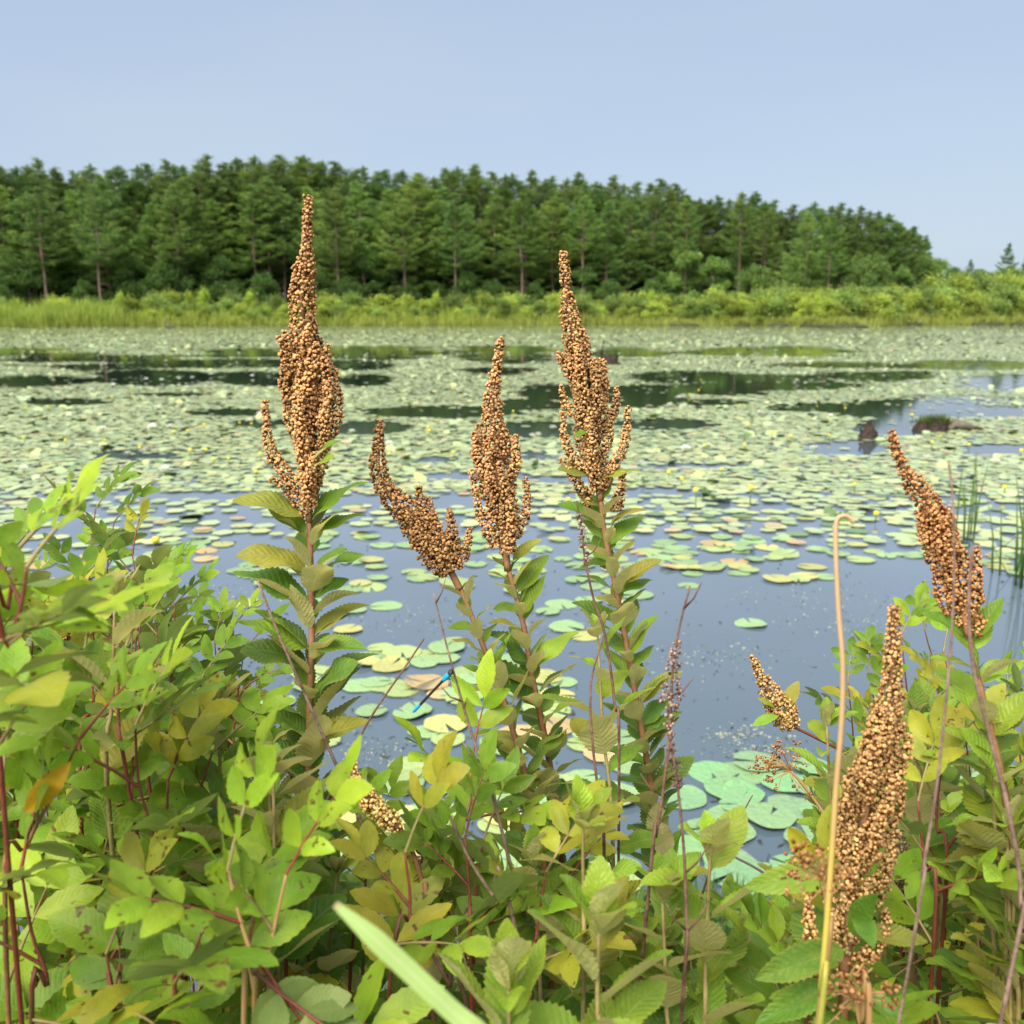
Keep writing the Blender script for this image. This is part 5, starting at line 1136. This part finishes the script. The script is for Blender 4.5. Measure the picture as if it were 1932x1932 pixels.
# rush with bent tip and frizzy brown heads
def stalk_material():
    m, t, out = newmat('rush_stalk'); tc = N(t, 'ShaderNodeTexCoord'); sep = N(t, 'ShaderNodeSeparateXYZ'); t.links.new(tc.outputs['Object'], sep.inputs[0])
    nz = N(t, 'ShaderNodeTexNoise', i_Scale=90.0, i_Detail=3.0); t.links.new(tc.outputs['Object'], nz.inputs['Vector'])
    f = math_n(t, 'ADD', math_n(t, 'MULTIPLY', math_n(t, 'SUBTRACT', sep.outputs[2], .98), 4.2), math_n(t, 'MULTIPLY', math_n(t, 'SUBTRACT', nz.outputs[0], .5), .35), True)
    c = ramp_n(t, f, [(.05, (.20, .30, .05)), (.35, (.50, .38, .06)), (.6, (.44, .27, .12)), (1, (.52, .36, .20))])
    pb = N(t, 'ShaderNodeBsdfPrincipled', i_Roughness=.6); t.links.new(c, pb.inputs['Base Color']); bp = N(t, 'ShaderNodeBump', i_Strength=.4, i_Distance=.001); t.links.new(nz.outputs[0], bp.inputs['Height']); t.links.new(bp.outputs[0], pb.inputs['Normal'])
    t.links.new(pb.outputs[0], out.inputs[0]); return m
t, path = stalk('rush_stalk', [(1611, 986), (1600, 975), (1588, 974), (1578, 985), (1577, 1040), (1582, 1150), (1590, 1250), (1588, 1360), (1578, 1480), (1570, 1600), (1560, 1740), (1548, 1880), (1540, 1990)], .38, 'tall straw coloured rush stalk with a bent over tip', stalk_material(), .0008, .0012)
def frizz(parent, centre, spread, n, direction, seed, label=None):
    g = np.random.default_rng(seed); o0 = np.array(wloc(parent)); b = MB(); r = random.Random(seed)
    c0 = np.array(centre)-o0; base = Vector(c0)
    C, D = [], []
    for k in range(n):
        d = (Vector(direction)*1.0+Vector((r.gauss(0, .55), r.gauss(0, .55), r.gauss(0, .45)))).normalized(); l = spread*r.uniform(.4, 1.1)
        e = base+d*l+Vector((0, 0, -.15*l)); b.tube([base, base.lerp(e, .5)+Vector((r.gauss(0, .002), 0, .002)), e], [.0004, .0003, .0003], 3, cap=False)
        for j in range(5): C.append(e+Vector((r.gauss(0, .0018), r.gauss(0, .0018), r.gauss(0, .0018)))); D.append(d+Vector((r.gauss(0, .5), r.gauss(0, .5), r.gauss(0, .5))))
    f_ = b.obj('flower_head', M_STRAW, parent); h = link('seed_husks', capsule_mesh(C, D, .0010, 'seed_husks'), f_); h['kind'] = 'stuff'; h.color = (.7, .62, .55, 1)
t2, p2 = stalk('rush_stalk', [(1555, 1650), (1560, 1720), (1556, 1800), (1548, 1900)], .40, 'green rush stalk bearing a frizzy rust brown head against the heavy spike', M_STRAW, .0010, .0014)
frizz(t2, P(1557, 1655, .40), .016, 26, (-.55, -.1, .55), 1)
t2, p2 = stalk('rush_stalk', [(1612, 1885), (1625, 1930), (1640, 1990)], .40, 'short rush stalk with a brown head at the foot of the heavy spike', M_STRAW, .0010, .0014)
frizz(t2, P(1612, 1888, .40), .016, 26, (-.1, -.1, .8), 2)
t2, p2 = stalk('rush_stalk', [(1490, 1452), (1530, 1500), (1570, 1570), (1590, 1700)], .66, 'slanting rush stalk with a feathery reddish head beside the short pale cone', M_STRAW, .0008, .0012)
frizz(t2, P(1492, 1455, .66), .024, 30, (-.8, 0, .55), 3)

def big_blade(pts_px, depths, w, label, col):
    pts = [P(x, y, d) for (x, y), d in zip(pts_px, depths)]; pa = Path(pts, 6); root = pts[-1].copy(); b = MB(); rows = []
    n = len(pa.p)
    for k, p in enumerate(pa.p):
        tg = (pa.p[min(k+1, n-1)]-pa.p[max(k-1, 0)]).normalized(); view = (p-Vector((0, 0, CAMH))).normalized(); s = tg.cross(view).normalized(); wd_ = w*(.35+.65*min(1, k/(n*.18))); fold = view*-.25*wd_
        rows.append([b.vert(p-root-s*wd_, (0, k/n)), b.vert(p-root-fold*-1, (.5, k/n)), b.vert(p-root+s*wd_, (1, k/n))])
    for a, c in zip(rows, rows[1:]):
        for j in range(2): b.face(a[j], a[j+1], c[j+1], c[j])
    o = b.obj('grass_blade', M_ROSEBLADE); o.location = root; o.color = (*col, 1); return tag(o, label, 'grass blade')
def blade_material():
    m, t, out = newmat('grass_blade'); uv = N(t, 'ShaderNodeUVMap'); sep = N(t, 'ShaderNodeSeparateXYZ'); t.links.new(uv.outputs[0], sep.inputs[0])
    st = math_n(t, 'ABSOLUTE', math_n(t, 'SINE', math_n(t, 'MULTIPLY', sep.outputs[0], 40.0)))
    mid = math_n(t, 'SUBTRACT', 1.0, math_n(t, 'MULTIPLY', math_n(t, 'ABSOLUTE', math_n(t, 'SUBTRACT', sep.outputs[0], .5)), 12.0), True)
    c = mix_n(t, st, (.44, .66, .16, 1), (.60, .78, .28, 1)); c = mix_n(t, math_n(t, 'MULTIPLY', mid, .6), c, (.74, .84, .48, 1))
    tip = math_n(t, 'SUBTRACT', 1.0, math_n(t, 'MULTIPLY', sep.outputs[1], 40.0), True); c = mix_n(t, tip, c, (.62, .42, .24, 1))
    pb = N(t, 'ShaderNodeBsdfPrincipled', i_Roughness=.45); t.links.new(c, pb.inputs['Base Color']); bp = N(t, 'ShaderNodeBump', i_Strength=.3, i_Distance=.002); t.links.new(st, bp.inputs['Height']); t.links.new(bp.outputs[0], pb.inputs['Normal'])
    tl = N(t, 'ShaderNodeBsdfTranslucent'); t.links.new(c, tl.inputs[0]); ms = N(t, 'ShaderNodeMixShader', i_0=.42); t.links.new(pb.outputs[0], ms.inputs[1]); t.links.new(tl.outputs[0], ms.inputs[2]); t.links.new(ms.outputs[0], out.inputs[0]); return m
M_ROSEBLADE = blade_material()
big_blade([(632, 1706), (700, 1765), (770, 1830), (850, 1905), (960, 2010), (1150, 2300), (1300, 2900)], [.262, .262, .263, .264, .268, .30, .42], .0026, 'broad pale green grass blade pointing up across the bank leaves', (1, 1, .9))

def low_grass():
    n = 5200; x = nr.uniform(-1.9, 1.9, n); y = bank_y(x)*nr.uniform(.42, 1.02, n)
    h = nr.uniform(.08, .30, n)*np.clip((bank_y(x)*1.08-y)/.7, .3, 1); me = blades('bank_grass', M_NGRASS, np.stack([x, y], -1), np.maximum(ground_z(x, y), -.08)-.01, h, .55, .0022, nr)
    stuff(link('bank_grass', me), 'thin green grass growing low on the bank under the shrubs', 'grass')
    m = 9000; x = nr.uniform(-1.9, 1.9, m); y = bank_y(x)*nr.uniform(.30, .97, m); z = np.maximum(ground_z(x, y), 0)+nr.uniform(.02, .30, m)*np.clip((bank_y(x)-y)/.8, .15, 1)
    c = np.stack([x, y, z], -1); d = nr.normal(0, 1, (m, 3)); d[:, 2] = np.abs(d[:, 2])*.5
    o = stuff(link('undergrowth', tris_cloud(c, d, nr.uniform(.018, .045, m), nr.uniform(.005, .011, m), 'undergrowth', M_NGRASS)), 'small leaves of low herbs filling the gaps on the bank', 'undergrowth'); o.color = (.85, .9, .8, 1)
low_grass()
for k, (px, py, d, h) in enumerate(((715, 1440, 1.9, .1), (1445, 1720, 1.6, .0), (1460, 1800, 1.3, 0), (1500, 1760, 1.4, 0), (955, 1590, 1.8, 0), (990, 1560, 1.9, 0))):
    tip = P(px, py, d); root = Vector((tip.x+.01, tip.y, gz(tip.x, tip.y)-.02)); b = MB(); w = .003
    rows = [[b.vert((s*w*q, 0, 0) if t == 0 else ((tip.x-root.x)*t*t+s*w*q, 0, (tip.z-root.z)*t)) for s in (-1, 1)] for t, q in ((0, 1), (.5, 1), (.85, .6), (1, .05))]
    for a, c in zip(rows, rows[1:]): b.face(a[0], a[1], c[1], c[0])
    o = b.obj('sedge', M_NGRASS); o.location = root; o.color = (1.0, 1.1, .7, 1); tag(o, 'single upright sedge blade at the water edge', 'grass blade', 'upright sedge blades at the water edge')

# ------------------------------------------------------------------ damselfly on the dead stem
def damselfly():
    d = .56; head = P(853, 1266, d-.003); tail = P(779, 1344, d+.012); ax = (tail-head); L = ax.length; ax.normalize()
    t = thing('damselfly', 'slim blue and black damselfly clinging to a thin dead stem over the water', 'damselfly', tuple(head))
    side = ax.cross(Vector((0, -.3, 1))).normalized(); up = side.cross(ax)
    blue = plain('damselfly_blue', (.02, .38, .70), .35); black = plain('damselfly_black', (.03, .03, .035), .35)
    b = MB(); prof = [(.0, .0004, 1), (.03, .0017, 1), (.07, .0013, 1), (.09, .0015, 0), (.15, .0017, 0), (.22, .0011, 0), (.26, .0008, 1), (.5, .0008, 1), (.8, .0009, 1), (.86, .0010, 0), (.95, .0010, 0), (1.0, .0005, 0)]
    rings = []
    x, y = side, up
    for q, rr, m in prof: rings.append([b.vert(ax*L*q+(x*math.cos(.785*k)+y*math.sin(.785*k))*rr) for k in range(8)])
    for i, (a, c) in enumerate(zip(rings, rings[1:])):
        for k in range(8): b.face(a[k], a[(k+1) % 8], c[(k+1) % 8], c[k], m=prof[i+1][2])
    b.obj('body', [blue, black], t)
    for s in (-1, 1):
        e = MB(); c = ax*L*.03+side*s*.0017; rings = []
        for z, q in ((-1, .1), (-.5, .85), (0, 1), (.5, .85), (1, .1)): rings.append([e.vert(c+side*z*.0008+(ax*math.cos(1.047*k)+up*math.sin(1.047*k))*.0009*q) for k in range(6)])
        for a, cc_ in zip(rings, rings[1:]):
            for k in range(6): e.face(a[k], a[(k+1) % 6], cc_[(k+1) % 6], cc_[k])
        e.obj('eye', black, t)
    m, tt, out = newmat('damselfly_wing'); g = N(tt, 'ShaderNodeBsdfPrincipled', i_Roughness=.2); g.inputs['Base Color'].default_value = (.25, .27, .25, 1); tr = N(tt, 'ShaderNodeBsdfTransparent'); mx = N(tt, 'ShaderNodeMixShader', i_0=.35)
    tt.links.new(tr.outputs[0], mx.inputs[1]); tt.links.new(g.outputs[0], mx.inputs[2]); tt.links.new(mx.outputs[0], out.inputs[0])
    for s in (-1, 1):
        for f in (0, 1):
            w = MB(); o_ = ax*L*(.14+.04*f)+up*.002; d_ = (ax*1.0+up*(.22+.07*f)+side*s*.12).normalized(); wl = L*.60; ww = up*.9-ax*.15
            pts = [(0, 0, 0), (.3, .0012, -.0004), (.6, .0022, -.0010), (.85, .0022, -.0014), (1, .0006, 0), ]
            top = [w.vert(o_+d_*wl*q+ww*a_) for q, a_, c_ in pts]; bot = [w.vert(o_+d_*wl*q+ww*c_+side*s*.0004) for q, a_, c_ in pts]
            for i in range(4): w.face(top[i], top[i+1], bot[i+1], bot[i])
            w.obj('wing', m, t)
    for k in range(3):
        l = MB(); c = ax*L*(.10+.03*k)-up*.0015; l.tube([c, c-up*.003+side*.002, c-up*.005+side*.0005], [.0003, .0002, .0002], 4); l.obj('leg', black, t)
damselfly()
# small pink flower
t, path = stalk('pink_wildflower', [(1843, 1688), (1838, 1720), (1830, 1800)], 1.2, 'tiny pink flower cluster half hidden low behind the rose canes', M_GSTEM, .0008, .0014); t['category'] = 'wildflower'
r_ = random.Random(3)
mp_ = plain('pink_petals', (.75, .32, .45), .5)
for k in range(7):
    b = MB(); c = P(1843+r_.uniform(-14, 14), 1688+r_.uniform(-10, 10), 1.2)-t.location
    for j in range(5):
        a = 1.257*j; d = Vector((math.cos(a), -.4, math.sin(a)))*.004; s = Vector((-math.sin(a), 0, math.cos(a)))*.0016
        b.face(b.vert(c), b.vert(c+d*.6+s), b.vert(c+d), b.vert(c+d*.6-s))
    b.obj('blossom', mp_, t)
print('objects', len(bpy.data.objects), 'pads', len(allc))
